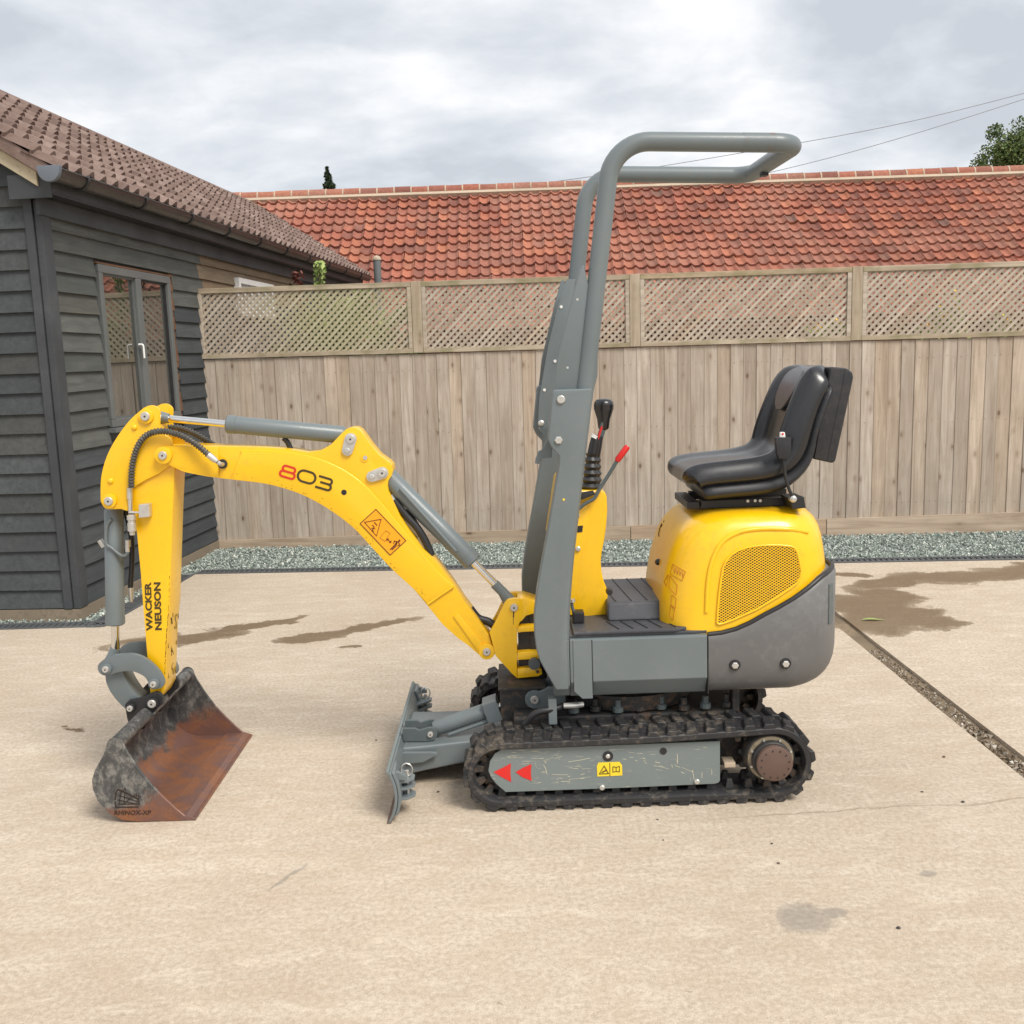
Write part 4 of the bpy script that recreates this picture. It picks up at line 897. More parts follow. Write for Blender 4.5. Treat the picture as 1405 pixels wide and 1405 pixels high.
def make_track(y0, near):
    y1 = y0 + 0.18; yc = y0 + 0.09
    pts, tot = track_path(0.0, 160); inn, _ = track_path(-0.030, 160)
    belt = MB(); n = len(pts); rings = []
    for (x, z, nx, nz) in pts:
        def q(o, y): return (x + o * nx, y, z + o * nz)
        rings.append([q(0, y0 + 0.004), q(0, y1 - 0.004), q(-0.004, y1), q(-0.020, y1), q(-0.028, y1 - 0.012), q(-0.028, y0 + 0.012), q(-0.020, y0), q(-0.004, y0)])
    rings.append(rings[0]); belt.loops(rings, True, False, False)
    o = belt.build('rubber_track', M['rubber'], ex, smooth=35)
    lp, _ = track_path(0.0, NL * 2)
    for k in range(NL * 2):
        x, z, nx, nz = lp[k]; tx, tz = -nz, nx
        Mx = Matrix(((tx, 0, nx, x), (0, -1, 0, yc), (tz, 0, nz, z), (0, 0, 0, 1)))
        place('lug', LUGS[k % 2], Mx, o)
    teeth = MB(); ip, _ = track_path(-0.028, NL)
    for (x, z, nx, nz) in ip:
        t = Vector((-nz, 0, nx)); nn = Vector((nx, 0, nz)); c = Vector((x, 0, z))
        for ys in (yc - 0.036, yc + 0.036):
            r0 = [c + Vector((0, ys, 0)) + t * a * 0.016 + Vector((0, b * 0.013, 0)) + nn * 0.002 for a, b in ((-1, -1), (1, -1), (1, 1), (-1, 1))]
            r1 = [c + Vector((0, ys, 0)) + t * a * 0.009 + Vector((0, b * 0.007, 0)) - nn * 0.030 for a, b in ((-1, -1), (1, -1), (1, 1), (-1, 1))]
            teeth.loops([r0, r1])
    tag(teeth.build('guide_teeth', M['dirty'], o, smooth=0, bevel=0.002, seg=1), kind='stuff')
    # running gear
    ysi = 1 if near else -1
    MB().lathe((XF, yc - 0.03, ZF), (XF, yc + 0.03, ZF), [(0, 0.075), (0.1, 0.082), (0.9, 0.082), (1, 0.075)], 28).build('idler_wheel', M['dirty'], o, smooth=40)
    sp = []
    for k in range(13 * 4):
        a = 2 * math.pi * k / 52; sp.append((XR + (0.112 if k % 4 in (0, 1) else 0.088) * math.cos(a), ZR + (0.112 if k % 4 in (0, 1) else 0.088) * math.sin(a)))
    MB().prism(sp, yc - 0.018, yc + 0.018).build('sprocket', M['dirty'], o, smooth=0, bevel=0.003)
    for xx in (0.285, 0.60):
        MB().lathe((xx, yc - 0.05, 0.097), (xx, yc + 0.05, 0.097), [(0, 0.028), (0.05, 0.043), (0.35, 0.043), (0.4, 0.03), (0.6, 0.03), (0.65, 0.043), (0.95, 0.043), (1, 0.028)], 24).build('track_roller', M['rust'], o, smooth=40)
    return o, yc
tr_near, ycn = make_track(3.37, True)
tr_far, ycf = make_track(mir(3.37) - 0.18, False)
# side frames with plate, decals, motors
YP = 3.392
plate = [(688, 1028.5), (679, 1034), (672, 1045), (670, 1058), (674, 1067), (681, 1076), (694, 1087), (860, 1081), (981, 1075.5), (986, 1074), (988, 1071), (988, 1017)]
pl = [P(x, y, YP) for x, y in plate]
sf = MB().prism([(p.x, p.z) for p in pl], YP, YP + 0.010).build('side_plate', M['scratched'], ex, smooth=0, bevel=0.002)
sfi = MB()
ztop = lambda x: P(688, 1028.5, YP).z
x0, x1 = P(690, 1030, YP).x, P(987, 1017, YP).x
sfi.prismx([(YP + 0.0105, 0.206), (YP + 0.045, 0.226), (YP + 0.135, 0.226), (YP + 0.135, 0.09), (YP + 0.0105, 0.09)], x0 + 0.012, x1 - 0.002)
sfi.build('track_frame', M['greydk'], ex, smooth=0, bevel=0.003)
sff = MB().box(x0, x1, mir(YP) - 0.135, mir(YP), 0.075, 0.22).build('track_frame', M['greydk'], ex, smooth=0, bevel=0.004)
for cx in (815, 922):
    p = P(cx, 1008, YP + 0.05); MB().prism([(p.x - 0.02, 0.222), (p.x + 0.012, 0.222), (p.x + 0.022, 0.236), (p.x + 0.004, 0.236)], YP + 0.06, YP + 0.1).build('track_guide', M['greydk'], ex, smooth=0)
for tri in ([(677, 1059.5), (701, 1047.5), (701.5, 1073)], [(707.5, 1059.5), (729, 1048.5), (729.5, 1071.5)]):
    c = ((tri[1][0] + tri[2][0]) / 2 - 4, 1060)
    pts = [tri[0], (689 if tri[0][0] < 700 else 717, 1054), tri[1], ((tri[1][0] + tri[2][0]) / 2 - 1, 1060), tri[2], (688 if tri[0][0] < 700 else 716, 1066)]
    MB().prismp(pts, YP - 0.0015, YP).build('red_arrow', M['red'], sf, smooth=0)
stk = MB().prismp([(819, 1051), (821, 1046.5), (850, 1045.5), (853.5, 1050), (854, 1064), (819.5, 1065.5)], YP - 0.0015, YP).build('warning_sticker', M['decal_yellow'], sf, smooth=0)
mb = MB(); ribbon(mb, [(822.5, 1062), (829, 1051), (835, 1061.5)], 0.0025, YP - 0.003, closed=True); ribbon(mb, [(836.8, 1047), (837, 1064.5)], 0.0018, YP - 0.003)
ribbon(mb, [(841, 1052), (841, 1059.5), (845.5, 1058.5), (850, 1059), (850, 1051.5), (845.5, 1053), (841, 1052)], 0.0018, YP - 0.003); ribbon(mb, [(845.5, 1053), (845.5, 1058.5)], 0.0018, YP - 0.003)
ribbon(mb, [(826, 1060), (832, 1057)], 0.004, YP - 0.003)
mb.build('sticker_print', M['decal_dark'], sf, smooth=0)
for q, r in (((834, 1037.5), 0.0185), ((910, 1030.5), 0.0125)):
    p = P(*q, YP); MB().cyl((p.x, YP - 0.0018, p.z), (p.x, YP + 0.0005, p.z), r, 24).build('access_hole', M['black'], sf, smooth=40)
p = P(834, 1037.5, YP); MB().lathe((p.x, YP - 0.006, p.z), (p.x, YP + 0.0, p.z), [(0, 0.004), (0.5, 0.008), (1, 0.008)], 12).build('grease_nipple', M['zinc'], sf, smooth=40)
for q in ((826, 1080), (956, 1072)):
    p = P(*q, YP); MB().lathe((p.x, YP - 0.009, p.z), (p.x, YP, p.z), [(0, 0.007), (0.2, 0.010), (1, 0.010)], 8).build('roller_bolt', M['zinc'], sf, smooth=20)
mb = MB()
for cx_, cy_ in [(745, 1046), (792, 1050), (770, 1070), (845, 1033), (858, 1036), (877, 1040), (905, 1055), (925, 1045), (975, 1030), (980, 1060), (712, 1076), (735, 1074), (962, 1064), (893, 1045), (760, 1040), (800, 1064), (700, 1038), (940, 1058)]:
    a_ = random.choice([0.06, 0.12, 1.35, 1.5, -0.3, 0.45]) + random.gauss(0, 0.1)   # scratches down to bare metal, in strokes
    for q in range(random.randint(2, 6)):
        x_, y_ = cx_ + random.gauss(0, 6), cy_ + random.gauss(0, 3.5); aa = a_ + random.gauss(0, 0.10); l_ = min(30, random.expovariate(1 / 8.0) + 1.5)
        if not (698 < x_ < 978 and 1031 < y_ < 1074): continue
        p0, p1 = (x_ - l_ / 2 * math.cos(aa), y_ - l_ / 2 * math.sin(aa)), (x_ + l_ / 2 * math.cos(aa), y_ + l_ / 2 * math.sin(aa))
        if min(p0[1], p1[1]) < 1031 or max(p0[1], p1[1]) > 1076 or p1[0] > 985: continue
        ribbon(mb, [p0, (x_ + random.uniform(-0.6, 0.6), y_ + random.uniform(-0.4, 0.4)), p1], random.choice([0.0004, 0.0006, 0.0009, 0.0014]), YP - 0.0006 - 0.00005 * q, 0.0008)
tag(mb.build('paint_scratches', M['scratchline'], sf, smooth=0), kind='stuff')
# drive motor
p = P(1053, 1036, 3.40); mc = (0.866, 0.168)
mo = MB().lathe((0.870, 3.385, 0.160), (0.870, 3.455, 0.160), [(0, 0.082), (0.12, 0.088), (0.9, 0.088), (1, 0.08)], 36).build('drive_flange', M['dirty'], ex, smooth=40)
MB().lathe((0.870, 3.379, 0.160), (0.870, 3.386, 0.160), [(0, 0.079), (1, 0.080)], 36).build('flange_ring', M['tanring'], mo, smooth=40)
MB().lathe((0.870, 3.352, 0.160), (0.870, 3.378, 0.160), [(0, 0.064), (0.15, 0.068), (1, 0.068)], 36).build('hub_drum', M['dirty'], mo, smooth=40)
MB().lathe((0.872, 3.325, 0.160), (0.872, 3.353, 0.160), [(0, 0.055), (0.15, 0.062), (0.5, 0.063), (1, 0.060)], 36).build('motor_cover', M['rust'], mo, smooth=40)
for k in range(8):
    a = rad(20 + k * 45); MB().cyl((0.870 + 0.073 * math.cos(a), 3.371, 0.160 + 0.073 * math.sin(a)), (0.870 + 0.073 * math.cos(a), 3.380, 0.160 + 0.073 * math.sin(a)), 0.0045, 8).build('bolt', M['zinc'], mo, smooth=20)
for k in range(12):
    a = rad(10 + k * 30); MB().cyl((0.872 + 0.049 * math.cos(a), 3.323, 0.160 + 0.049 * math.sin(a)), (0.872 + 0.049 * math.cos(a), 3.327, 0.160 + 0.049 * math.sin(a)), 0.0026, 8).build('cover_screw', M['black'], mo, smooth=20)
MB().box(0.62, 0.95, 3.515, 3.545, 0.085, 0.215).build('light_block_plate', M['dirty'], mo, smooth=0)  # added dark plate that blocks light showing through behind the sprocket
MB().box(0.715, 0.755, 3.41, 3.47, 0.118, 0.136).build('tensioner_block', M['mortar'], mo, smooth=0, bevel=0.003)
# undercarriage frame and slew ring
uc = MB().box(-0.02, 0.80, 3.56, 4.04, 0.13, 0.275).build('undercarriage', M['dirty'], ex, smooth=0, bevel=0.01)
MB().box(0.02, 0.70, 3.53, 4.07, 0.10, 0.20).build('cross_beam', M['greydk'], uc, smooth=0, bevel=0.006)
zpb = P(710, 931, 3.735).z - 0.018
MB().box(P(686, 960, 3.66).x, P(746, 960, 3.66).x, 3.66, 3.94, 0.19, zpb).build('front_box', M['dirty'], uc, smooth=0, bevel=0.006)
q0, q1 = P(686, 931, 3.57), P(748, 934, 3.57)
MB().box(P(684, 960, 3.65).x, P(750, 960, 3.65).x, 3.645, 3.955, zpb + 0.001, zpb + 0.012).build('top_plate', M['dirty'], uc, smooth=0, bevel=0.003)
MB().lathe((0.42, YC, 0.283), (0.42, YC, 0.365), [(0, 0.24), (0.3, 0.25), (0.7, 0.25), (0.72, 0.22), (1, 0.22)], 40).build('slew_ring', M['dirty'], uc, smooth=40)
for k in range(9):
    x = 0.12 + k * 0.08; MB().lathe((x, 3.56 + 0.01 * (k % 3), 0.285), (x, 3.56 + 0.01 * (k % 3), 0.330), [(0, 0.02), (0.4, 0.02), (0.42, 0.012), (1, 0.012)], 10).build('ring_bolt', M['greydk'] if k % 2 else M['dirty'], uc, smooth=30)
MB().tube(curve([(0.02, 3.50, 0.27), (0.06, 3.49, 0.315), (0.13, 3.50, 0.325), (0.2, 3.55, 0.33)], 6), 0.012, 10).build('hydraulic_hose', M['black'], uc, smooth=60)
MB().tube([(0.16, 3.50, 0.335), (0.20, 3.50, 0.335), (0.23, 3.51, 0.334)], [0.010, 0.012, 0.010], 10).build('hose_fitting', M['zinc'], uc, smooth=30)
MB().box(0.105, 0.135, 3.485, 3.535, 0.27, 0.365).build('hose_bracket', M['grey'], uc, smooth=0, bevel=0.004)
MB().box(0.775, 0.80, 3.55, 3.60, 0.27, 0.365).build('hose_bracket', M['dirty'], uc, smooth=0, bevel=0.004)

# ---------------------------------------------------------------- dozer blade
bl0, bl1 = 3.31, 4.29
prof = curve2([(-0.455, 0.182), (-0.441, 0.140), (-0.436, 0.095), (-0.444, 0.045), (-0.464, 0.003)], 5)
th = 0.010
blade = MB().prism(prof + [(x + th, z + 0.001) for x, z in reversed(prof)], bl0, bl1).build('dozer_blade', M['grey'], ex, smooth=40, bevel=0.0015, seg=1)
MB().box(-0.462, -0.450, bl0 + 0.002, bl1 - 0.002, 0.178, 0.192).build('top_edge', M['scratched'], blade, smooth=0, bevel=0.003)
MB().prism([(-0.468, 0.002), (-0.452, 0.002), (-0.443, 0.03), (-0.449, 0.03)], bl0 + 0.001, bl1 - 0.001).build('cutting_edge', M['rust'], blade, smooth=0)
for sg in (0, 1):
    fy = (lambda y: y) if sg == 0 else mir
    wing = MB().prism([(x + th + 0.001, z) for x, z in prof[:-3]] + [(x + th + 0.012, z) for x, z in reversed(prof[:-3])], min(fy(3.315), fy(3.42)), max(fy(3.315), fy(3.42))).build('wing_plate', M['grey'], blade, smooth=40, bevel=0.002, seg=1)
    for z_, r_ in ((0.128, 1.0), (0.102, 1.0), (0.066, 0.9)):
        pp_ = [(-0.432, fy(3.345)), (-0.395, fy(3.352)), (-0.372, fy(3.375)), (-0.372, fy(3.405)), (-0.392, fy(3.425)), (-0.432, fy(3.47))]
        MB().prismz(pp_ if sg == 0 else pp_[::-1], z_, z_ + 0.009).build('hinge_plate', M['grey'], blade, smooth=0, bevel=0.002)
    MB().tube([(-0.398, fy(3.39), 0.060), (-0.398, fy(3.39), 0.158)], 0.007, 10).build('lock_pin', M['zinc'], blade, smooth=40)
    ring = [(-0.398 + 0.02 * math.cos(a) , fy(3.386) , 0.150 + 0.024 * math.sin(a) + 0.012) for a in [k * 0.524 for k in range(13)]]
    MB().tube(ring, 0.0028, 6, False).build('pin_ring', M['zinc'], blade, smooth=60)
    MB().prism([(-0.440, 0.175), (-0.42, 0.175), (-0.395, 0.16), (-0.395, 0.148), (-0.432, 0.145)], min(fy(3.335), fy(3.35)), max(fy(3.335), fy(3.35))).build('gusset', M['grey'], blade, smooth=0, bevel=0.002)
arm = MB().loops([[(-0.437, 3.60, 0.050), (-0.437, 4.00, 0.050), (-0.437, 4.00, 0.158), (-0.437, 3.60, 0.158)], [(-0.36, 3.61, 0.062), (-0.36, 3.99, 0.062), (-0.36, 3.99, 0.158), (-0.36, 3.61, 0.158)],
     [(-0.18, 3.63, 0.085), (-0.18, 3.97, 0.085), (-0.18, 3.97, 0.165), (-0.18, 3.63, 0.165)], [(0.04, 3.63, 0.12), (0.04, 3.97, 0.12), (0.04, 3.97, 0.19), (0.04, 3.63, 0.19)]]).build('blade_arm', M['grey'], ex, smooth=0, bevel=0.010, seg=3)
MB().prism([(-0.437, 0.10), (-0.36, 0.105), (-0.315, 0.128), (-0.305, 0.128), (-0.305, 0.140), (-0.33, 0.143), (-0.437, 0.146)], 3.585, 3.600).build('arm_web', M['grey'], arm, smooth=0, bevel=0.003)
# blade ram: lug, barrel, clamp block, rod, eye, bracket
YB = 3.70
a_, b_ = P(592, 1005, YB), P(733, 953, YB)
a_.z += 0.012
dr = (b_ - a_).normalized(); nr_ = Vector((-dr.z, 0, dr.x))
for yy in (YB - 0.050, YB + 0.036):
    lugp = [(-0.437, 0.166), (a_.x - 0.02, 0.160)] + [(a_.x + 0.026 * math.cos(rad(t)), a_.z + 0.026 * math.sin(rad(t))) for t in range(-80, 101, 20)] + [(-0.375, a_.z + 0.016), (-0.39, a_.z + 0.024), (-0.437, a_.z + 0.026)]
    MB().prism(lugp, yy, yy + 0.014).build('ram_lug', M['greydk'], arm, smooth=0, bevel=0.002)
ram = MB().lathe(a_ + dr * 0.012, a_ + dr * 0.27, [(0, 0.025), (0.05, 0.030), (0.97, 0.030), (1, 0.026)], 24).build('blade_ram', M['grey'], ex, smooth=40)
MB().tube([a_ + dr * 0.26, a_ + dr * 0.36], 0.0125, 16).build('ram_rod', M['chrome'], ram, smooth=40)
cb_ = a_ + dr * 0.245; MB().obox(cb_, dr * 0.028, Vector((0, 0.043, 0)), nr_ * 0.041).build('clamp_block', M['grey'], ram, smooth=0, bevel=0.004)
MB().tube([a_ + dr * 0.06 - nr_ * 0.034 + Vector((0, -0.02, 0)), a_ + dr * 0.22 - nr_ * 0.034 + Vector((0, -0.02, 0))], 0.007, 10).build('oil_pipe', M['grey'], ram, smooth=40)
MB().tube([a_ + dr * 0.335, b_ - dr * 0.01], 0.021, 18).build('rod_eye', M['grey'], ram, smooth=40)
for yy in (YB - 0.058, YB + 0.040):
    bp = [(b_.x + 0.036 * math.cos(rad(t)), b_.z + 0.036 * math.sin(rad(t))) for t in range(60, 281, 20)] + [(b_.x + 0.06, b_.z - 0.03), (b_.x + 0.115, b_.z - 0.03), (b_.x + 0.115, b_.z + 0.045), (b_.x + 0.05, b_.z + 0.045)]
    br = MB().prism(bp, yy, yy + 0.018).build('ram_bracket', M['grey'], uc, smooth=0, bevel=0.003)
q = proj((b_.x, YB - 0.058, b_.z)); pin(q[0], q[1], YB - 0.058, 0.016, uc)
q = proj((a_.x, YB - 0.050, a_.z)); pin(q[0], q[1], YB - 0.050, 0.011, arm)
tip = P(664, 970, 3.80)

# ---------------------------------------------------------------- bucket
BK0, BK1 = 3.39, 4.205
outl = [(150.7, 1015.7), (156, 1013.5), (161, 1013.6), (166.7, 1016.5), (174.7, 1031.7), (189, 1053), (206.8, 1076), (224.6, 1094), (242, 1110), (258, 1123), (267, 1127), (245, 1128.6), (222.8, 1128.7), (189, 1127.8), (167.6, 1125.5), (149.8, 1116.5), (133.8, 1099), (127, 1083), (125.8, 1070.8), (130, 1056.6), (138, 1043), (143.5, 1031), (146, 1022)]
bo = [P(x, y, BK0) for x, y in outl]; bxz = [(p.x, max(p.z, 0.002)) for p in bo]
bucket = empty('bucket', (-1.35, YC, 0), None, None); bucket.parent = ex; bucket.location = Vector((-1.35, YC, 0)) - wloc(ex)
for y0 in (BK0, BK1 - 0.010):
    MB().prism(bxz, y0, y0 + 0.010).build('side_plate', M['bucket'], bucket, smooth=40, bevel=0.002, seg=1)
# shell follows the outer curve from the pipe round the back to the lip
sh_px = [(148, 1018)] + [outl[k] for k in (22, 21, 20, 19, 18, 17, 16, 15, 14, 13, 12, 11, 10)]
shp = curve([P(x, y, BK0) for x, y in sh_px], 4); sxz = [(p.x, max(p.z, 0.003)) for p in shp]
inner = []
for i in range(len(sxz)):
    a = sxz[max(0, i - 1)]; b = sxz[min(len(sxz) - 1, i + 1)]; d = Vector((b[0] - a[0], b[1] - a[1])).normalized(); n = Vector((-d.y, d.x))
    thk = 0.008; inner.append((sxz[i][0] + n.x * thk, sxz[i][1] + n.y * thk))
MB().prism(sxz + inner[::-1], BK0 + 0.0102, BK1 - 0.0102).build('shell', M['bucket'], bucket, smooth=50)
# cutting edge, thicker, with a step
tipx = sxz[-1][0]
MB().prism([(tipx - 0.112, 0.0125), (tipx - 0.109, 0.0190), (tipx - 0.030, 0.0190), (tipx + 0.004, 0.006), (tipx + 0.004, 0.001), (tipx - 0.112, 0.001)], BK0 + 0.0004, BK1 - 0.0004).build('cutting_edge', M['bucket'], bucket, smooth=0, bevel=0.0015)
pc = P(158, 1022, BK0); pc2 = Vector((pc.x, 0, pc.z))
MB().cyl((pc.x, BK0 + 0.0103, pc.z), (pc.x, BK1 - 0.0103, pc.z), 0.025, 22).build('top_tube', M['bucket'], bucket, smooth=40)
for y0 in (BK0 - 0.004, BK1 + 0.001):
    MB().cyl((pc.x, y0, pc.z), (pc.x, y0 + 0.003, pc.z), 0.027, 22).build('tube_cap', M['bucket'], bucket, smooth=40)
# ears
ear = [(171, 967), (176.5, 961), (189, 958.7), (198, 956), (206.8, 951.6), (213, 949.4), (219, 951), (223.7, 957), (223, 966), (216, 972), (205, 985), (198, 1000), (180, 1005), (174, 985)]
for yy in (3.695, 3.885):
    ep = [P(x, y, 3.695) for x, y in ear]; MB().prism([(p.x, p.z) for p in ep], yy, yy + 0.018).build('ear', M['black'], bucket, smooth=0, bevel=0.003)
    for q, r_ in (((180, 970.5), 0.0115), ((210, 964), 0.0155)):
        if yy < 3.8: pin(q[0], q[1], 3.695, r_, bucket, boss=r_ + 0.006, bossmat='black')
wb = MB(); 
for k in range(14):  # weld bead where ears meet the tube
    p = P(196 + k * 1.2, 992 - k * 1.0, 3.69); wb.lathe(p - Vector((0.006, 0, 0)), p + Vector((0.006, 0, 0)), [(0, 0.003), (0.5, 0.007), (1, 0.003)], 8)
wb.build('weld_bead', M['bucket'], bucket, smooth=60)
# stamped emblem and name on the near side
YS = BK0 - 0.0015
mb = MB(); z8 = lambda pts: zoomed(pts, 100, 900, 5.62)
ribbon(mb, z8([(325, 1110), (330, 1060), (345, 1030)]), 0.0045, YS); ribbon(mb, z8([(345, 1030), (420, 1062), (505, 1105)]), 0.005, YS); ribbon(mb, z8([(325, 1125), (330, 1168), (505, 1166)]), 0.0045, YS)
ribbon(mb, z8([(505, 1105), (510, 1140), (480, 1142), (350, 1145)]), 0.0035, YS)
for a, b in (((372, 1046), (352, 1145)), ((400, 1058), (392, 1145)), ((455, 1085), (395, 1143)), ((345, 1110), (480, 1142)), ((350, 1075), (500, 1125))): ribbon(mb, z8([a, b]), 0.0028, YS)
ribbon(mb, z8([(470, 1080), (490, 1062), (488, 1085), (508, 1070), (506, 1092), (522, 1082)]), 0.0035, YS)
ribbon(mb, z8([(385, 1045), (400, 1022), (408, 1040)]), 0.0035, YS)
text_mesh(mb, 'RHINOX-XP', z8([(318, 1228)])[0], z8([(600, 1226)])[0], z8([(322, 1192)])[0], YS, 0.02)
mb.build('stamped_emblem', M['stamp'], bucket, smooth=0)

# ---------------------------------------------------------------- stick (dipper) with curved head plates
YS0, YS1 = 3.735, 3.865
stick_px = [(206, 951), (203, 915), (200, 879), (196, 830), (192.7, 785), (187.6, 732), (184, 700), (180, 670), (184, 640), (200, 620), (225, 612), (239, 612), (239.5, 643), (237, 700), (234.5, 780), (232.8, 833), (229.5, 865), (227.5, 922), (226.5, 945), (220, 958), (211, 960)]
sp_ = [P(x, y, YS0) for x, y in stick_px]
stick = MB().prism([(p.x, p.z) for p in sp_], YS0, YS1).build('stick', M['yellow'], ex, smooth=30, bevel=0.004, seg=2)
head_px = [(197, 559.6), (204, 556.6), (210.7, 556.4), (216, 559), (219.6, 564), (219.5, 575), (219.6, 586), (226.8, 597), (236, 606), (232, 640), (184, 668), (178, 690), (176, 701), (166, 698.5), (152, 699), (144, 697.5), (138.8, 690), (137.8, 682), (138.7, 654), (146.7, 625), (161, 598.7), (178.7, 575.6)]
head_px = curve2(head_px + [head_px[0]], 3)[:-1]
for yy in (YS0 - 0.012, YS1 + 0.001):
    hp_ = [P(x, y, YS0 - 0.012) for x, y in head_px]; MB().prism([(p.x, p.z) for p in hp_], yy, yy + 0.011).build('head_plate', M['yellow'], stick, smooth=30, bevel=0.0025, seg=2)
cross = [(150, 665), (158, 625), (175, 600), (195, 580), (215, 583), (222, 600), (225, 640), (190, 690), (185, 705), (172, 690)]
MB().prismp(cross, YS0 + 0.002, YS1 - 0.002, Yt=YS0).build('head_web', M['yellow'], stick, smooth=30)
for q, r_, bs in (((201, 571), 0.0165, 0.027), ((151, 687), 0.0160, 0.026)): pin(q[0], q[1], YS0 - 0.012, r_, stick, boss=bs)
for q in ((184.6, 586.5), (152, 660)):
    p = P(*q, YS0 - 0.012); MB().lathe((p.x, YS0 - 0.020, p.z), (p.x, YS0 - 0.011, p.z), [(0, 0.006), (0.4, 0.010), (1, 0.011)], 16).build('boss_stud', M['yellow'], stick, smooth=60)
mb = MB(); ribbon(mb, [(184, 659), (198, 646), (214, 628)], 0.010, YS0 - 0.003, 0.004); mb.build('weld_rib', M['yellow'], stick, smooth=0, bevel=0.0012, seg=1)
mb = MB(); 
text_mesh(mb, 'WACKER', (209.8, 865.5), (207.3, 798.5), (200.6, 865.8), YS0 - 0.0012, 0.042); text_mesh(mb, 'NEUSON', (222.2, 864.5), (220.4, 798.7), (212.6, 864.8), YS0 - 0.0012, 0.042)
mb.build('name_lettering', M['decal_dark'], stick, smooth=0)
# wear on the stick's front edge: scraped bare strip of paint
mb = MB()
def fold(y): return np.interp(y, [775, 833, 866, 900, 925, 945], [234.3, 232.6, 229.8, 228.0, 227.2, 226.6])
yy_ = 790.0
while yy_ < 925:
    ln_ = random.uniform(1.5, 9); w_ = random.uniform(0.0010, 0.0024) * (0.6 if yy_ < 835 else 1.0)
    ribbon(mb, [(fold(yy_) - 1.0 + random.uniform(-0.5, 0.2), yy_), (fold(yy_ + ln_) - 1.0 + random.uniform(-0.5, 0.2), yy_ + ln_)], w_, YS0 - 0.001); yy_ += ln_ + random.uniform(0.2, 5 if yy_ < 835 else 2.5)
mb.build('edge_wear', M['stamp'], stick, smooth=0)
yy_ = 0
for k in range(26):   # scraped paint on the stick's front face
    zt_ = random.uniform(0.40, 0.70); q_ = P(fold(np.interp(zt_, [0.35, 0.95], [945, 775])), np.interp(zt_, [0.35, 0.95], [945, 775]), YS0); y_ = random.uniform(YS0 + 0.015, YS1 - 0.01); l_ = random.uniform(0.004, 0.02)
    MB().obox((q_.x + 0.0006, y_, q_.z), (0.0008, 0, 0), (0, random.uniform(0.0008, 0.0022), 0), (0, 0, l_)).build('paint_scrape', M['stamp'], stick, smooth=0) if k < 22 else None

# bucket ram
def ram_cyl(p0, p1, rb, rr, split, name, eye=0.02, cap=True, bar=None):
    """barrel from p0, rod to p1; split = where the barrel ends"""
    d = (p1 - p0).normalized(); L = (p1 - p0).length
    o = MB().lathe(p0, p0 + d * L * split, [(0, rb * 0.8), (0.02, rb), (0.92, rb), (0.921, rb * 1.05), (0.99, rb * 1.05), (1, rb * 0.9)], 32).build(name, M['grey'], ex, smooth=40)
    MB().tube([p0 + d * L * (split - 0.01), p1], rr, 20).build('ram_rod', M['chrome'], o, smooth=40); return o
b0, b1, b2 = P(156, 697, YC), P(160, 856, YC), P(153, 911, YC)
br_ = ram_cyl(b0, P(158.5, 893, YC), 0.0345, 0.0155, (856 - 697) / (893 - 697.0), 'bucket_ram')
e0 = P(158.5, 889, YC); e1_ = P(151, 912, YC)
MB().tube([e0, lerp(e0, e1_, 0.5), e1_], [0.018, 0.022, 0.030], 16).build('rod_eye', M['grey'], br_, smooth=40)
MB().cyl((e1_.x, YC - 0.045, e1_.z), (e1_.x, YC + 0.045, e1_.z), 0.030, 20).build('eye_bush', M['grey'], br_, smooth=40)
pp_ = [P(*q, YC - 0.037) for q in ((153, 712), (147, 722), (146, 745), (154, 752), (165, 761), (172, 762), (176, 757))]
MB().tube(curve([p + Vector((0, -0.002, 0)) for p in pp_], 6), 0.006, 10).build('oil_pipe', M['grey'], br_, smooth=60)
for q0_, q1_, r_, m_ in (((175.5, 741), (175.5, 750), 0.0105, 'zinc'), ((175, 750), (175, 757), 0.0085, 'zinc')):
    MB().cyl(P(*q0_, YC - 0.035), P(*q1_, YC - 0.035), r_, 12).build('pipe_fitting', M[m_], br_, smooth=30)
MB().tube(curve([P(*q, YC + 0.03) for q in ((172, 700), (180, 735), (181, 770), (179, 806))], 6), 0.010, 10).build('black_hose', M['black'], br_, smooth=60)
MB().tube([P(179, 806, YC + 0.03), P(179.5, 816, YC + 0.03), P(180, 826, YC + 0.03)], [0.010, 0.010, 0.006], 10).build('hose_end', M['zinc'], br_, smooth=30)
MB().tube([P(137, 741, YC + 0.04), P(143, 750, YC + 0.04)], 0.011, 10).build('pipe_fitting', M['zinc'], br_, smooth=30)
# valve block and bracket on the stick
YV = YS0 - 0.028
vb = MB().lathe(P(180, 706, YV), P(181.5, 734, YV), [(0, 0.010), (0.05, 0.016), (0.25, 0.016), (0.27, 0.013), (0.4, 0.013), (0.42, 0.0155), (0.8, 0.0155), (0.82, 0.010), (1, 0.009)], 16).build('shutoff_valve', M['zinc'], stick, smooth=30)
MB().cyl(P(179, 703, YV), P(194, 703, YV), 0.004, 8).build('valve_stem', M['zinc'], stick, smooth=40)
MB().prismp([(191, 692), (205, 691), (206, 709), (191, 710.5)], YV - 0.006, YS0 - 0.001, Yt=YV).build('valve_bracket', M['zinc'], stick, smooth=0, bevel=0.003)
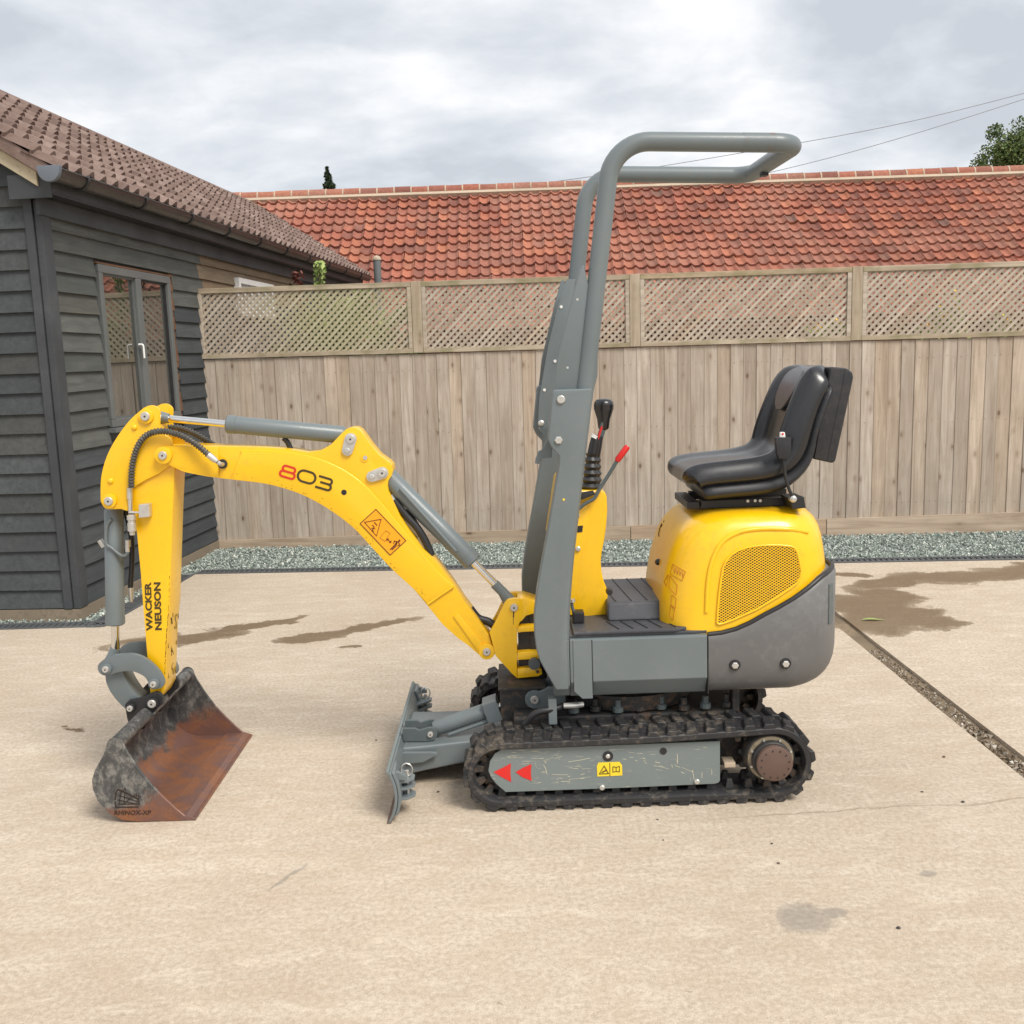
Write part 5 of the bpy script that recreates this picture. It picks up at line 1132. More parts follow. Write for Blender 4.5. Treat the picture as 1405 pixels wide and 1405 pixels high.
# tipping links
arc_px = [(141, 912), (143.5, 905), (150, 901), (160, 898.5), (177.6, 897), (189, 899), (199, 903.5), (209, 911), (217, 919.5), (223, 929), (225.3, 937), (222.5, 943), (215, 945.5), (207, 943.5), (203.5, 937), (199, 929.5), (191, 924.5), (181, 921.2), (170, 921.2), (158, 923.5), (149, 926.5), (142.5, 922)]
arc_px = curve2(arc_px + [arc_px[0]], 3)[:-1]
for yy, nm in ((3.700, 0), (3.862, 1)):
    ap = [P(x, y, 3.700) for x, y in arc_px]
    lk = MB().prism([(p.x, p.z) for p in ap], yy, yy + 0.018).build('curved_link', M['grey'], ex, smooth=30, bevel=0.002)
    if nm == 0:
        pin(146.8, 917, 3.700, 0.0125, lk, boss=0.020, bossmat='grey'); pin(211.8, 937.5, 3.700, 0.0125, lk, boss=0.020, bossmat='grey')
hl = [(144.7, 920), (147, 935), (152, 947), (160, 958), (170, 968.5), (178, 975), (186, 972), (194, 958), (186, 950), (178, 938), (172, 926), (168, 914), (155, 908)]
hp_ = [P(x, y, 3.74) for x, y in hl]
MB().prism([(p.x, p.z) for p in hp_], 3.728, 3.812).build('bucket_link', M['grey'], ex, smooth=30, bevel=0.004)

# ---------------------------------------------------------------- boom
YB0, YB1 = 3.742, 3.858
z6 = lambda pts: zoomed(pts, 360, 560, 5.62)
lobeL = [(225 + 12 * math.cos(rad(t)), 624.5 + 12 * math.sin(rad(t))) for t in range(70, 291, 22)]
upper = [(243, 612), (292, 612), (360, 613.6), (395, 616), (422, 620.5), (440, 618), (454, 610), (468.5, 594.7), (474.5, 589), (481, 586.5), (488, 586.7), (494, 590), (500, 598), (507.7, 609), (520, 624), (534, 634), (538, 638.5), (539.2, 645), (537.6, 652), (533, 659.5), (531.8, 666), (533, 674), (538, 684.5), (548.6, 707.7), (561, 727), (580.6, 754), (596, 767), (609, 784), (621.7, 801), (636.7, 824.4), (654, 847), (671, 871)]
lobeR = [(668 + 12 * math.cos(rad(t)), 893 + 12 * math.sin(rad(t))) for t in range(-60, 151, 21)]
lower = [(640, 884), (628, 875.7), (606.8, 856.5), (585.4, 829.8), (568, 809), (538, 781), (511, 752), (488, 727), (466.8, 709.5), (440, 691.7), (413, 678), (386.7, 669), (360, 663), (320, 658.5), (284, 654), (255, 648.5), (238, 641)]
# gusset layer (full outline, a little narrower), then the wider box section below the rib line
full = [P(x, y, YB0 + 0.010) for x, y in lobeL + upper + lobeR + lower]
boom = MB().prism([(p.x, p.z) for p in full], YB0 + 0.010, YB1 - 0.010).build('boom', M['yellow'], ex, smooth=30, bevel=0.003, seg=2)
rib = [(331, 620), (360, 619.6), (395, 622), (430, 629), (455, 638), (480, 651.5), (503, 670), (525, 694), (548, 722), (575, 755), (600, 785), (622, 805)]
rib = curve2(rib, 4)
lowb = [(586.5, 829), (568, 809), (538, 781.5), (511, 752.5), (488, 727.5), (466.8, 710), (440, 692.2), (413, 678.5), (386.7, 669.5), (360, 663.3), (317, 658)]
lowb = curve2(lowb, 3)
box = [P(x, y, YB0) for x, y in rib + lowb]
MB().prism([(p.x, p.z) for p in box], YB0, YB1).build('boom_box', M['yellow'], boom, smooth=30, bevel=0.004, seg=2)
MB().tube([P(x, y - 0.6, YB0 + 0.006) for x, y in rib], 0.0042, 8).build('weld_seam', M['yellow'], boom, smooth=60)
MB().tube([P(x, y, YB0 + 0.004) for x, y in ((587, 829), (604, 817), (622, 805))], 0.0048, 8).build('weld_seam', M['yellow'], boom, smooth=60)
# cast rib at the foot, flange at the tip
MB().prismp([(622, 846), (629, 842), (660, 880), (662, 892), (655, 893)], YB0 + 0.004, YB0 + 0.011, Yt=YB0).build('cast_rib', M['yellow'], boom, smooth=30, bevel=0.002)
ckp = [(225 + 12 * math.cos(rad(t)), 624.5 + 12 * math.sin(rad(t))) for t in range(80, 281, 20)] + [(243, 612), (262, 612), (280, 612.2), (300, 612.6), (300, 656), (284, 653.5), (262, 649.5), (250, 646.5), (238, 641)]
for far_ in (0, 1):
    ra, rb_ = [], []
    for x, y in ckp:
        yn = float(np.interp(x, [242, 262, 300], [3.706, 3.716, 3.7455])); q = P(x, y, yn)
        ra.append((q.x, yn if not far_ else mir(yn), q.z)); rb_.append((q.x, 3.7495 if not far_ else mir(3.7495), q.z))
    MB().loops([ra, rb_]).build('fork_cheek', M['yellow'], boom, smooth=30, bevel=0.0025)
pin(225, 624.5, 3.706, 0.0155, boom, boss=0.031)
pin(668, 893, YB0 + 0.010, 0.0150, boom, boss=0.031)
for a, b in (((481, 602.5), (476.5, 618)), ((524.5, 649), (510, 654))):   # keeper plates
    A_, B_ = P(*a, YB0), P(*b, YB0); d = (B_ - A_).normalized(); n = Vector((-d.z, 0, d.x)); ang = math.atan2(d.z, d.x)
    ol = [(A_.x + 0.022 * math.cos(ang + rad(t)), A_.z + 0.022 * math.sin(ang + rad(t))) for t in range(90, 271, 20)] + [(B_.x + 0.020 * math.cos(ang + rad(t)), B_.z + 0.020 * math.sin(ang + rad(t))) for t in range(-90, 91, 20)]
    kp = MB().prism(ol, YB0 - 0.001, YB0 + 0.011).build('keeper_plate', M['zinc'], boom, smooth=30, bevel=0.0015)
    pin(a[0], a[1], YB0 - 0.001, 0.0165, boom); p = P(*b, YB0 - 0.001)
    MB().lathe((p.x, YB0 - 0.007, p.z), (p.x, YB0, p.z), [(0, 0.008), (0.2, 0.0105), (1, 0.0105)], 6).build('keeper_bolt', M['zinc'], boom, smooth=20)
p = P(499.8, 628.5, YB0 + 0.004); MB().cyl((p.x, YB0 + 0.0075, p.z), (p.x, YB0 + 0.0115, p.z), 0.0150, 20).build('lifting_hole', M['yellow_worn'], boom, smooth=40)
MB().cyl((p.x + 0.003, YB0 + 0.0055, p.z + 0.001), (p.x + 0.003, YB0 + 0.0085, p.z + 0.001), 0.008, 16).build('lifting_hole_end', M['pinface'], boom, smooth=40)
p = P(472, 675.5, YB0); MB().cyl((p.x, YB0 - 0.001, p.z), (p.x, YB0 + 0.002, p.z), 0.0102, 20).build('drill_hole', M['black'], boom, smooth=40)
p = P(305.5, 636.5, YB0 + 0.006); MB().cyl((p.x, YB0 + 0.0015, p.z), (p.x, YB0 + 0.008, p.z), 0.0175, 24).build('hose_port', M['black'], boom, smooth=40)
# numerals
YD = YB0 - 0.0013; W_ = 0.0083
ang = rad(16.5)
def loc(o, pts): return z6([(o[0] + u * math.cos(ang) + v * math.sin(ang) * 1.0, o[1] + u * math.sin(ang) - v * math.cos(ang)) for u, v in pts])
def stad(u0, u1, v0, v1):
    r = (v1 - v0) / 2; return arc(u1 - r, v0 + r, r, -90, 90, 8) + arc(u0 + r, v0 + r, r, 90, 270, 8)
mb = MB(); o8 = (126, 517); ribbon(mb, loc(o8, stad(14, 112, 44, 86)), W_, YD, closed=True); ribbon(mb, loc(o8, stad(4, 120, 0, 44)), W_, YD - 0.0004, closed=True); mb.build('numeral', M['decal_red'], boom, smooth=0)
mb = MB(); ribbon(mb, loc((262, 554), stad(0, 138, 2, 88)), W_, YD, closed=True); mb.build('numeral', M['decal_dark'], boom, smooth=0)
mb = MB(); o3 = (408, 606); ribbon(mb, loc(o3, [(4, 88), (92, 88)] + arc(92, 67, 21, 90, -90, 8) + [(26, 46)]), W_, YD); ribbon(mb, loc(o3, [(92, 46)] + arc(95, 23, 22, 90, -90, 8) + [(-2, 1)]), W_, YD - 0.0004); mb.build('numeral', M['decal_dark'], boom, smooth=0)
# warning sticker
MB().prismp(z6([(875, 778), (1108, 1022), (985, 1135), (752, 890)]), YD, YD + 0.001).build('warning_sticker', M['decal_orange'], boom, smooth=0)
mb = MB(); YE = YD - 0.0012
ribbon(mb, z6([(875, 780), (1106, 1022), (985, 1133), (754, 890)]), 0.0026, YE, closed=True); ribbon(mb, z6([(915, 857), (880, 986), (787, 880)]), 0.0024, YE, closed=True)
ribbon(mb, z6([(862, 880), (885, 905)]), 0.0035, YE); ribbon(mb, z6([(848, 900), (862, 918), (850, 938), (856, 956)]), 0.0032, YE); ribbon(mb, z6([(840, 925), (870, 930)]), 0.0025, YE)
ribbon(mb, z6([(960, 1010), (992, 1035)]), 0.0028, YE); ribbon(mb, z6([(960, 1026), (960, 1008), (976, 1008)]), 0.0022, YE); ribbon(mb, z6([(992, 1020), (992, 1036), (976, 1036)]), 0.0022, YE)
hd = z6([(1056, 1022)])[0]; mb.prismp([(hd[0] + 1.5 * math.cos(k), hd[1] + 1.5 * math.sin(k)) for k in [i * 0.7 for i in range(9)]], YE, YE + 0.001)
ribbon(mb, z6([(1040, 1030), (1012, 1065), (985, 1092)]), 0.0040, YE); ribbon(mb, z6([(1040, 1030), (1030, 1062), (1000, 1092)]), 0.0040, YE); ribbon(mb, z6([(1015, 1025), (1050, 1032), (1058, 1055), (1042, 1062)]), 0.0030, YE); ribbon(mb, z6([(1020, 1022), (1010, 1045)]), 0.0030, YE)
ribbon(mb, z6([(950, 945), (985, 965), (945, 1028), (905, 1000)]), 0.0008, YE, closed=True)
mb.build('sticker_print', M['decal_line'], boom, smooth=0)
mb = MB()
for k in range(34):   # small stone chips along the boom's lower edge and foot
    t_ = random.random(); i_ = min(len(lowb) - 2, int(t_ * (len(lowb) - 1))); f_ = random.random()
    x_ = lerp(lowb[i_][0], lowb[i_ + 1][0], f_); y_ = lerp(lowb[i_][1], lowb[i_ + 1][1], f_); d_ = abs(random.gauss(0, 3.5)) + 1.6; a_ = random.uniform(0, 3.1); l_ = random.uniform(0.3, 1.0)
    ribbon(mb, [(x_ + d_ * 0.55 - l_ * math.cos(a_), y_ - d_ * 0.8 - l_ * math.sin(a_)), (x_ + d_ * 0.55 + l_ * math.cos(a_), y_ - d_ * 0.8 + l_ * math.sin(a_))], random.uniform(0.0008, 0.0020), YB0 - 0.0006 - 0.00002 * k, 0.0008)
tag(mb.build('stone_chips', M['decal_dark'], boom, smooth=0), kind='stuff')
# stick ram on top of the boom
a_, b_ = P(481, 602.5, YC), P(201, 571, YC)
sr = ram_cyl(P(474, 597, YC), P(222, 573.5, YC), 0.0325, 0.0135, (474 - 311) / (474 - 222.0), 'stick_ram')
MB().tube([P(232, 574.2, YC), P(222, 573, YC), P(203, 571, YC)], [0.018, 0.023, 0.025], 16).build('rod_eye', M['grey'], sr, smooth=40)
MB().tube(curve([P(*q, YC) for q in ((389, 601), (394, 606), (397, 612), (401, 620))], 5), 0.010, 10).build('black_hose', M['black'], sr, smooth=60)
# lift ram
lr = ram_cyl(P(528, 650, YC), P(690, 812, YC), 0.0365, 0.0150, math.hypot(647 - 528, 772 - 650) / math.hypot(690 - 528, 812 - 650), 'lift_ram')
MB().tube([P(678.5, 801, YC), P(689, 811.5, YC), P(700, 826, YC), P(705, 833, YC)], [0.019, 0.019, 0.027, 0.03], 16).build('rod_eye', M['grey'], lr, smooth=40)
dl = (P(650, 775, YC) - P(545, 660, YC)).normalized(); nl = Vector((-dl.z, 0, dl.x)); 
MB().tube([P(552, 667, YC) + nl * -0.006 + Vector((0, -0.040, 0)), P(628, 752, YC) + nl * -0.006 + Vector((0, -0.040, 0))], 0.0065, 10).build('oil_pipe', M['grey'], lr, smooth=40)
MB().tube(curve([P(*q, YC - 0.02) for q in ((540, 686), (556, 706), (573, 725), (585, 745), (592, 762))], 6), 0.0145, 12).build('black_hose', M['black'], lr, smooth=60)
MB().tube(curve([P(*q, YC + 0.02) for q in ((556, 700), (566, 712), (578, 735))], 6), 0.012, 12).build('black_hose', M['black'], lr, smooth=60)
MB().tube([P(535, 680, YC - 0.02), P(541, 688, YC - 0.02)], 0.011, 10).build('pipe_fitting', M['zinc'], lr, smooth=30)
MB().tube(curve([P(*q, YC) for q in ((645, 835), (656, 848), (670, 853), (683, 862), (700, 870))], 6), 0.016, 12).build('black_hose', M['black'], lr, smooth=60)
# spring-guarded hoses over the stick
def spring_hose(pts, r, Y, dy, end):
    path = curve([P(x, y, Y) + Vector((0, dy * k / (len(pts) - 1), 0)) for k, (x, y) in enumerate(pts)], 10)
    L = [0]; 
    for a, b in zip(path[:-1], path[1:]): L.append(L[-1] + (b - a).length)
    step = 0.0028; n = int(L[-1] / step); out = []; rs = []; j = 0
    for k in range(n + 1):
        d = k * step
        while j < len(L) - 2 and L[j + 1] < d: j += 1
        t = (d - L[j]) / max(1e-9, L[j + 1] - L[j]); out.append(path[j].lerp(path[j + 1], t)); rs.append(r if k % 4 < 2 else r * 0.72)
    o = MB().tube(out, rs, 12).build('spring_hose', M['hose'], ex, smooth=0)
    return o, path
M['hose'] = paint('spring_guard_hose', (0.10, 0.095, 0.085), 0.4, 0.2, 0.0, 0.3, (0.35, 0.32, 0.28), metal=0.5)
hpts = [(285.5, 623.6), (273, 613), (255, 601), (234, 593.5), (216, 592), (200, 597.5), (188.5, 611), (181.5, 631), (178.5, 652), (178, 670)]
ho, _ = spring_hose(hpts, 0.0125, YB0 - 0.052, 0.016, None)
MB().tube([P(*q, YB0 - 0.046) for q in ((284, 622.5), (294, 630.5), (298, 633.5))], [0.012, 0.012, 0.008], 12).build('hose_end', M['zinc'], ho, smooth=30)
MB().tube(curve([P(298, 633.5, YB0 - 0.046), P(303, 637, YB0 - 0.036), P(306, 637, YB0 + 0.004)], 5), 0.008, 10).build('hose_elbow', M['zinc'], ho, smooth=40)
MB().tube([P(*q, YB0 - 0.024) for q in ((178, 669), (178, 684), (178.5, 685), (179, 704))], [0.0105, 0.0105, 0.008, 0.008], 12).build('hose_end', M['zinc'], ho, smooth=30)
h2, _ = spring_hose([(226, 587), (232, 586.6), (248, 588), (266, 595.5), (280, 604), (292.6, 612)], 0.0125, YB1 - 0.01, 0.02, None)

# ---------------------------------------------------------------- swing post (yellow casting) in front of the deck
YK0, YK1 = 3.752, 3.848
YK0 = 3.735; YK1 = 3.865
k_px = [(693, 826), (697, 822.5), (706, 821), (717, 822), (717.5, 840), (713, 855), (709.5, 862), (709.5, 931), (702, 924), (690, 911), (680, 900), (676, 884), (671.5, 868), (681, 851)]
for yy in (YK0, YK1 - 0.022):
    kp_ = [P(x, y, YK0) for x, y in k_px]; kk = MB().prism([(p.x, p.z) for p in kp_], yy, yy + 0.022).build('swing_post', M['yellow'], ex, smooth=30, bevel=0.003)
    if yy == YK0: swing = kk
pin(705.2, 833.5, YK0, 0.0150, swing)
mb = MB(); ribbon(mb, [(704.6, 838), (704.8, 842), (704.4, 847)], 0.0045, YK0 - 0.0008, 0.001); ribbon(mb, [(704.6, 846), (704.3, 852), (704.6, 857)], 0.0016, YK0 - 0.0010, 0.001); mb.build('grease_run', M['decal_dark'], swing, smooth=0)
MB().prismp([(690, 866), (709, 862), (709, 928), (702, 922)], YK0 + 0.0225, YK1 - 0.0225, Yt=YK0).build('post_web', M['yellow'], swing, smooth=30)
for pts in ([(709.8, 822.5), (718, 821), (736, 826.5), (742, 829), (742, 839), (722, 845), (716, 852), (709.8, 856)], [(709.8, 861), (716, 859), (742, 857), (742, 866), (716, 867.5), (709.8, 868.5)],
            [(709.8, 895.5), (742, 893), (742, 904), (709.8, 906)], [(709.8, 918), (738, 915.5), (743, 918), (744, 925), (739, 928), (709.8, 931)]):
    MB().prismp(pts, YK0 + 0.001, YK1 - 0.001, Yt=YK0).build('post_flange', M['yellow'], swing, smooth=30, bevel=0.003)
p = P(737.5, 921.5, YK0); MB().cyl((p.x, YK0 - 0.003, p.z), (p.x, YK0 + 0.003, p.z), 0.0065, 14).build('grease_hole', M['rust'], swing, smooth=30)
p = P(735, 880, YC); MB().cyl((p.x, YC, p.z - 0.16), (p.x, YC, p.z + 0.13), 0.040, 20).build('swing_pin', M['dirty'], swing, smooth=40)
MB().box(P(711, 880, 3.77).x, 0.16, 3.77, 3.83, P(720, 918, 3.77).z, P(720, 845, 3.77).z).build('swing_bracket', M['black'], swing, smooth=0)
p = P(733, 911, 3.72); MB().cyl((p.x, 3.715, p.z), (p.x, 3.80, p.z), 0.022, 18).build('swing_ram_eye', M['greydk'], swing, smooth=40)

# ---------------------------------------------------------------- upper deck
deck = MB().prismx([(3.462, 0.588), (3.462, 0.432), (3.505, 0.368), (4.095, 0.368), (4.138, 0.432), (4.138, 0.588)], 0.185, 0.668).build('deck_body', M['grey'], ex, smooth=0, bevel=0.004)
MB().prismx([(3.464, 0.585), (3.464, 0.42), (3.50, 0.372), (4.10, 0.372), (4.136, 0.42), (4.136, 0.585)], 0.128, 0.184).build('deck_front', M['grey'], deck, smooth=0, bevel=0.004)
MB().prismx([(3.4595, 0.584), (3.4595, 0.434), (3.501, 0.372), (3.51, 0.372), (3.51, 0.584)], 0.264, 0.6665).build('side_panel', M['grey'], deck, smooth=0, bevel=0.003)
MB().prism([(0.197, 0.586), (0.262, 0.586), (0.262, 0.372), (0.226, 0.372), (0.197, 0.40)], 3.4590, 3.4615).build('corner_panel', M['grey'], deck, smooth=0, bevel=0.0008, seg=1)
MB().box(0.2625, 0.2637, 3.4585, 3.462, 0.39, 0.585).build('panel_seam', M['black'], deck, smooth=0)
MB().box(0.185, 0.67, 3.478, 4.12, 0.5885, 0.600).build('floor_mat', M['mat'], deck, smooth=0, bevel=0.003)
fl = MB().prismz([(0.20, 3.47), (0.56, 3.47), (0.60, 3.49), (0.62, 3.55), (0.62, 4.11), (0.20, 4.11)], 0.6005, 0.612).build('floor_mat', M['mat'], deck, smooth=0, bevel=0.004)
MB().prismx([(3.60, 0.612), (3.625, 0.676), (4.02, 0.676), (4.05, 0.612)], 0.335, 0.585).build('foot_hump', M['mat'], deck, smooth=0, bevel=0.010, seg=3)
for k in range(4):
    x = 0.365 + k * 0.058; MB().prismz([(x, 3.64), (x + 0.004, 3.64), (x - 0.028, 4.01), (x - 0.032, 4.01)], 0.6762, 0.6790).build('mat_groove', M['black'], deck, smooth=0)
for k in range(5):
    x = 0.36 + k * 0.05; MB().prismz([(x, 3.49), (x + 0.004, 3.49), (x - 0.03, 3.595), (x - 0.034, 3.595)], 0.6125, 0.6145).build('mat_groove', M['black'], deck, smooth=0)
# pedal locks
for q, r_ in (((792, 852), 0.016), ((836, 812), 0.012)):
    p = P(*q, 3.60); MB().lathe((p.x, 3.585, p.z), (p.x, 3.62, p.z), [(0, r_ * 0.7), (0.3, r_), (1, r_)], 16).build('pedal_knob', M['black'], deck, smooth=40)
MB().tube(curve([P(*q, 3.60) for q in ((784, 824), (786, 836), (792, 848), (800, 857))], 5), 0.006, 8).build('pedal_lever', M['greydk'], deck, smooth=40)
MB().tube([P(785, 822, 3.60), P(785.5, 826, 3.60)], 0.011, 12).build('lever_knob', M['zinc'], deck, smooth=40)
MB().box(P(786, 850, 3.58).x, P(802, 850, 3.58).x, 3.58, 3.63, 0.6125, 0.655).build('pedal_base', M['black'], deck, smooth=0, bevel=0.006)

# ---------------------------------------------------------------- counterweight
def zt(x):
    tab = [(0.655, 0.583), (0.74, 0.590), (0.80, 0.610), (0.87, 0.648), (0.94, 0.683), (1.02, 0.732), (1.08, 0.768), (1.14, 0.785), (1.25, 0.79)]
    for (a, b), (c, d) in zip(tab[:-1], tab[1:]):
        if x <= c: return b + (d - b) * (x - a) / (c - a)
    return tab[-1][1]
def plan_round(x0, x1, hw, rr, n=10, bulge=0.0):
    pts = []; 
    for k in range(7): pts.append((x0 + (x1 - rr - x0) * k / 6, -hw, 0, -1))
    for k in range(1, n + 1):
        a = -90 + 90 * k / n; pts.append((x1 - rr + rr * math.cos(rad(a)), -hw + rr + rr * math.sin(rad(a)), math.cos(rad(a)), math.sin(rad(a))))
    m = [(x, -y, nx, -ny) for x, y, nx, ny in reversed(pts)]
    return pts + m
pr = plan_round(0.672, 1.168, 0.340, 0.20)
rings = []
for z_, ins in ((0.366, 0.125), (0.368, 0.10), (0.376, 0.075), (0.390, 0.050), (0.410, 0.030), (0.434, 0.016), (0.462, 0.006), (0.50, 0.001), (0.56, 0.0), (None, 0.0), ('b', 0.010), ('c', 0.05)):
    ring = []
    for x, y, nx, ny in pr:
        side = 1.0 if abs(ny) > 0.99 else 1.0
        i2 = ins * (0.55 if abs(ny) > 0.99 else 0.55 + 0.45 * nx)
        xx = x - nx * i2 * (1 if x > 0.68 else 0)
        tz = zt(x)
        zz2 = tz - 0.012 if z_ is None else (tz - 0.002 if z_ == 'b' else (tz - 0.001 if z_ == 'c' else min(z_, tz - 0.02)))
        ring.append((xx, YC + y - ny * i2, zz2))
    rings.append(ring)
cw = MB().loops(rings, True, True, True).build('counterweight', M['cw'], ex, smooth=50)
sp_ = [Vector((x - nx * 0.012, YC + y - ny * 0.012, zt(x) + 0.002)) for x, y, nx, ny in pr]
MB().tube(sp_, 0.009, 10).build('rubber_seal', M['black'], cw, smooth=60)
MB().box(0.6685, 0.6715, 3.4605, 4.139, 0.374, 0.580).build('panel_gap', M['black'], cw, smooth=0)
for q in ((1008.4, 912.8), (1078, 910.6)):
    p = P(*q, 3.459); yf = 3.459
    MB().lathe((p.x, yf - 0.002, p.z), (p.x, yf + 0.004, p.z), [(0, 0.0185), (0.5, 0.020), (1, 0.020)], 24).build('bolt_recess', M['black'], cw, smooth=40)
    MB().lathe((p.x, yf - 0.007, p.z), (p.x, yf - 0.001, p.z), [(0, 0.009), (0.2, 0.0125), (1, 0.0125)], 6).build('bolt', M['zinc'], cw, smooth=20)
p = P(1135, 830, 3.60)
lampn = Vector((math.cos(rad(-30)), math.sin(rad(-30)), 0))
MB().obox((1.119, 3.530, 0.668), Vector((0.0031, -0.0026, 0)), Vector((0.0116, 0.0138, 0)), (0, 0, 0.072)).build('lifting_recess', M['greydk'], cw, smooth=0, bevel=0.003)

# ---------------------------------------------------------------- yellow hood
ZL = [0.45, 0.60, 0.70, 0.80, 0.86, 0.90, 0.935, 0.965, 0.985, 0.997, 1.003]
XF_ = [0.515, 0.520, 0.527, 0.545, 0.563, 0.580, 0.602, 0.632, 0.665, 0.70, 0.74]
XR_ = [1.142, 1.142, 1.140, 1.133, 1.126, 1.119, 1.110, 1.096, 1.078, 1.054, 1.01]
HW_ = [0.330, 0.320, 0.3133, 0.3067, 0.3027, 0.300, 0.294, 0.282, 0.264, 0.240, 0.205]
RFR = [0.13, 0.13, 0.13, 0.13, 0.13, 0.13, 0.13, 0.13, 0.13, 0.13, 0.12]
def itp(tab, z):
    for i in range(len(ZL) - 1):
        if z <= ZL[i + 1]: return tab[i] + (tab[i + 1] - tab[i]) * (z - ZL[i]) / (ZL[i + 1] - ZL[i])
    return tab[-1]
rings = []
for i, z_ in enumerate(ZL):
    x0, x1, hw, r1, r2 = XF_[i], XR_[i], HW_[i], RFR[i], 0.17
    r1 = min(r1, (x1 - x0) / 2 - 0.015); r2 = min(r2, (x1 - x0) / 2 - 0.015)
    r1 = min(r1, hw - 0.01); r2 = min(r2, hw - 0.01); ring = []
    for cx, cy, r, a0 in ((x0 + r1, -hw + r1, r1, 180), (x1 - r2, -hw + r2, r2, 270), (x1 - r2, hw - r2, r2, 0), (x0 + r1, hw - r1, r1, 90)):
        for k in range(9):
            a = rad(a0 + 90 * k / 8); ring.append((cx + r * math.cos(a), YC + cy + r * math.sin(a), z_))
    rings.append(ring)
hmb = MB().loops(rings); hood = hmb.build('engine_hood', M['yellow'], ex, smooth=50)
hbvh = BVHTree.FromPolygons([tuple(v) for v in hmb.v], hmb.f)
def on_hood(px, py, off=0.0015):
    d = ray(px, py).normalized(); h = hbvh.ray_cast(CO, d); 
    if h[0] is None: return P(px, py, 3.5)
    n = h[1]; n = -n if n.dot(d) > 0 else n
    return h[0] + n * off
yside = lambda z: YC - itp(HW_, z)
# grille: dark recess, yellow mesh bars, rim
gpx = [(983, 854), (984, 838), (986, 817), (989, 796), (992.5, 778), (997, 769), (1004, 762), (1013, 756), (1024, 752), (1038, 749.5), (1054, 748.6), (1070, 748.6), (1086, 750), (1091, 752.5), (1094.5, 758), (1097, 769), (1099.6, 783), (1098.6, 791), (1094, 799), (1084, 807), (1069, 817), (1052, 827), (1037, 835.5), (1022, 842), (1006, 849), (992, 854), (986, 855.5)]
g3 = [P(x, y, 3.489) for x, y in gpx]; gxz = [(p.x, p.z) for p in g3]
gd = MB(); n = len(gxz)
gd.loops([[(x, yside(z) - 0.0025, z) for x, z in gxz], [(x, yside(z) + 0.004, z) for x, z in gxz]]); gd.build('grille_recess', M['black'], hood, smooth=0)
def clip(poly, p, d):
    ts = []
    for i in range(len(poly)):
        a, b = poly[i], poly[(i + 1) % len(poly)]; ex_, ez_ = b[0] - a[0], b[1] - a[1]; den = d[0] * ez_ - d[1] * ex_
        if abs(den) < 1e-12: continue
        t = ((a[0] - p[0]) * ez_ - (a[1] - p[1]) * ex_) / den; u = ((a[0] - p[0]) * d[1] - (a[1] - p[1]) * d[0]) / den
        if 0 <= u < 1: ts.append(t)
    ts.sort(); return list(zip(ts[::2], ts[1::2]))
bars = MB(); dxg, dzg = 0.0150, 0.0094; da = math.atan2(dzg, dxg); xm = min(x for x, z in gxz); zm_ = min(z for x, z in gxz)
sx, sz = max(x for x, z in gxz) - xm, max(z for x, z in gxz) - zm_
for sg in (1, -1):
    d = (math.cos(da), sg * math.sin(da)); k = -60
    while k < 120:
        p = (xm, zm_ + k * dzg); 
        for t0, t1 in clip(gxz, p, d):
            a = (p[0] + d[0] * t0, p[1] + d[1] * t0); b = (p[0] + d[0] * t1, p[1] + d[1] * t1); w = 0.00112; nx, nz = -d[1] * w, d[0] * w
            q = [(a[0] - nx, a[1] - nz), (b[0] - nx, b[1] - nz), (b[0] + nx, b[1] + nz), (a[0] + nx, a[1] + nz)]; o_ = -0.0062 if sg == 1 else -0.0057
            bars.loops([[(x, yside(z) + o_, z) for x, z in q], [(x, yside(z) + o_ + 0.003, z) for x, z in q]])
        k += 1
tag(bars.build('grille_mesh', M['yellow'], hood, smooth=0), kind='stuff')
rim = [Vector((x, yside(z) - 0.004, z)) for x, z in gxz]; MB().tube(rim + [rim[0]], 0.004, 8, False).build('grille_rim', M['yellow'], hood, smooth=60)
em = curve([on_hood(*q, 0.0) for q in ((969, 840), (971, 800), (977, 770), (990, 745), (1012, 731), (1040, 726), (1080, 726), (1108, 730))], 6)
MB().tube(em, 0.0085, 10).build('pressed_rib', M['yellow'], hood, smooth=60)
# hood lock, scuffs and faded labels on the front corner
p = on_hood(904, 771, 0.0); MB().lathe(p + Vector((-0.012, -0.004, 0)), p + Vector((0.004, 0.001, 0)), [(0, 0.008), (0.3, 0.012), (1, 0.012)], 14).build('hood_lock', M['black'], hood, smooth=40)
def hood_line(mb, pts, r=0.0012):
    out = []
    for a, b in zip(pts[:-1], pts[1:]):
        for k in range(5): out.append(on_hood(a[0] + (b[0] - a[0]) * k / 5, a[1] + (b[1] - a[1]) * k / 5, 0.0006))
    out.append(on_hood(*pts[-1], 0.0006)); mb.tube(out, r, 5)
z7 = lambda pts: zoomed(pts, 860, 680, 4.683)
mb = MB()
hood_line(mb, z7([(295, 440), (378, 490), (355, 548), (280, 502), (295, 440)])); hood_line(mb, z7([(278, 515), (270, 590), (318, 640), (325, 575), (278, 515)])); hood_line(mb, z7([(268, 505), (240, 555), (255, 585), (268, 505)]))
hood_line(mb, z7([(290, 640), (285, 700), (312, 725), (318, 660), (290, 640)])); hood_line(mb, z7([(282, 705), (275, 770), (298, 802), (308, 730), (282, 705)]))
for k in range(4): hood_line(mb, z7([(300 + k * 18, 455 + k * 10), (308 + k * 18, 500 + k * 8), (314 + k * 16, 470 + k * 10)]))
mb.build('warning_labels', M['decal_label'], hood, smooth=0)
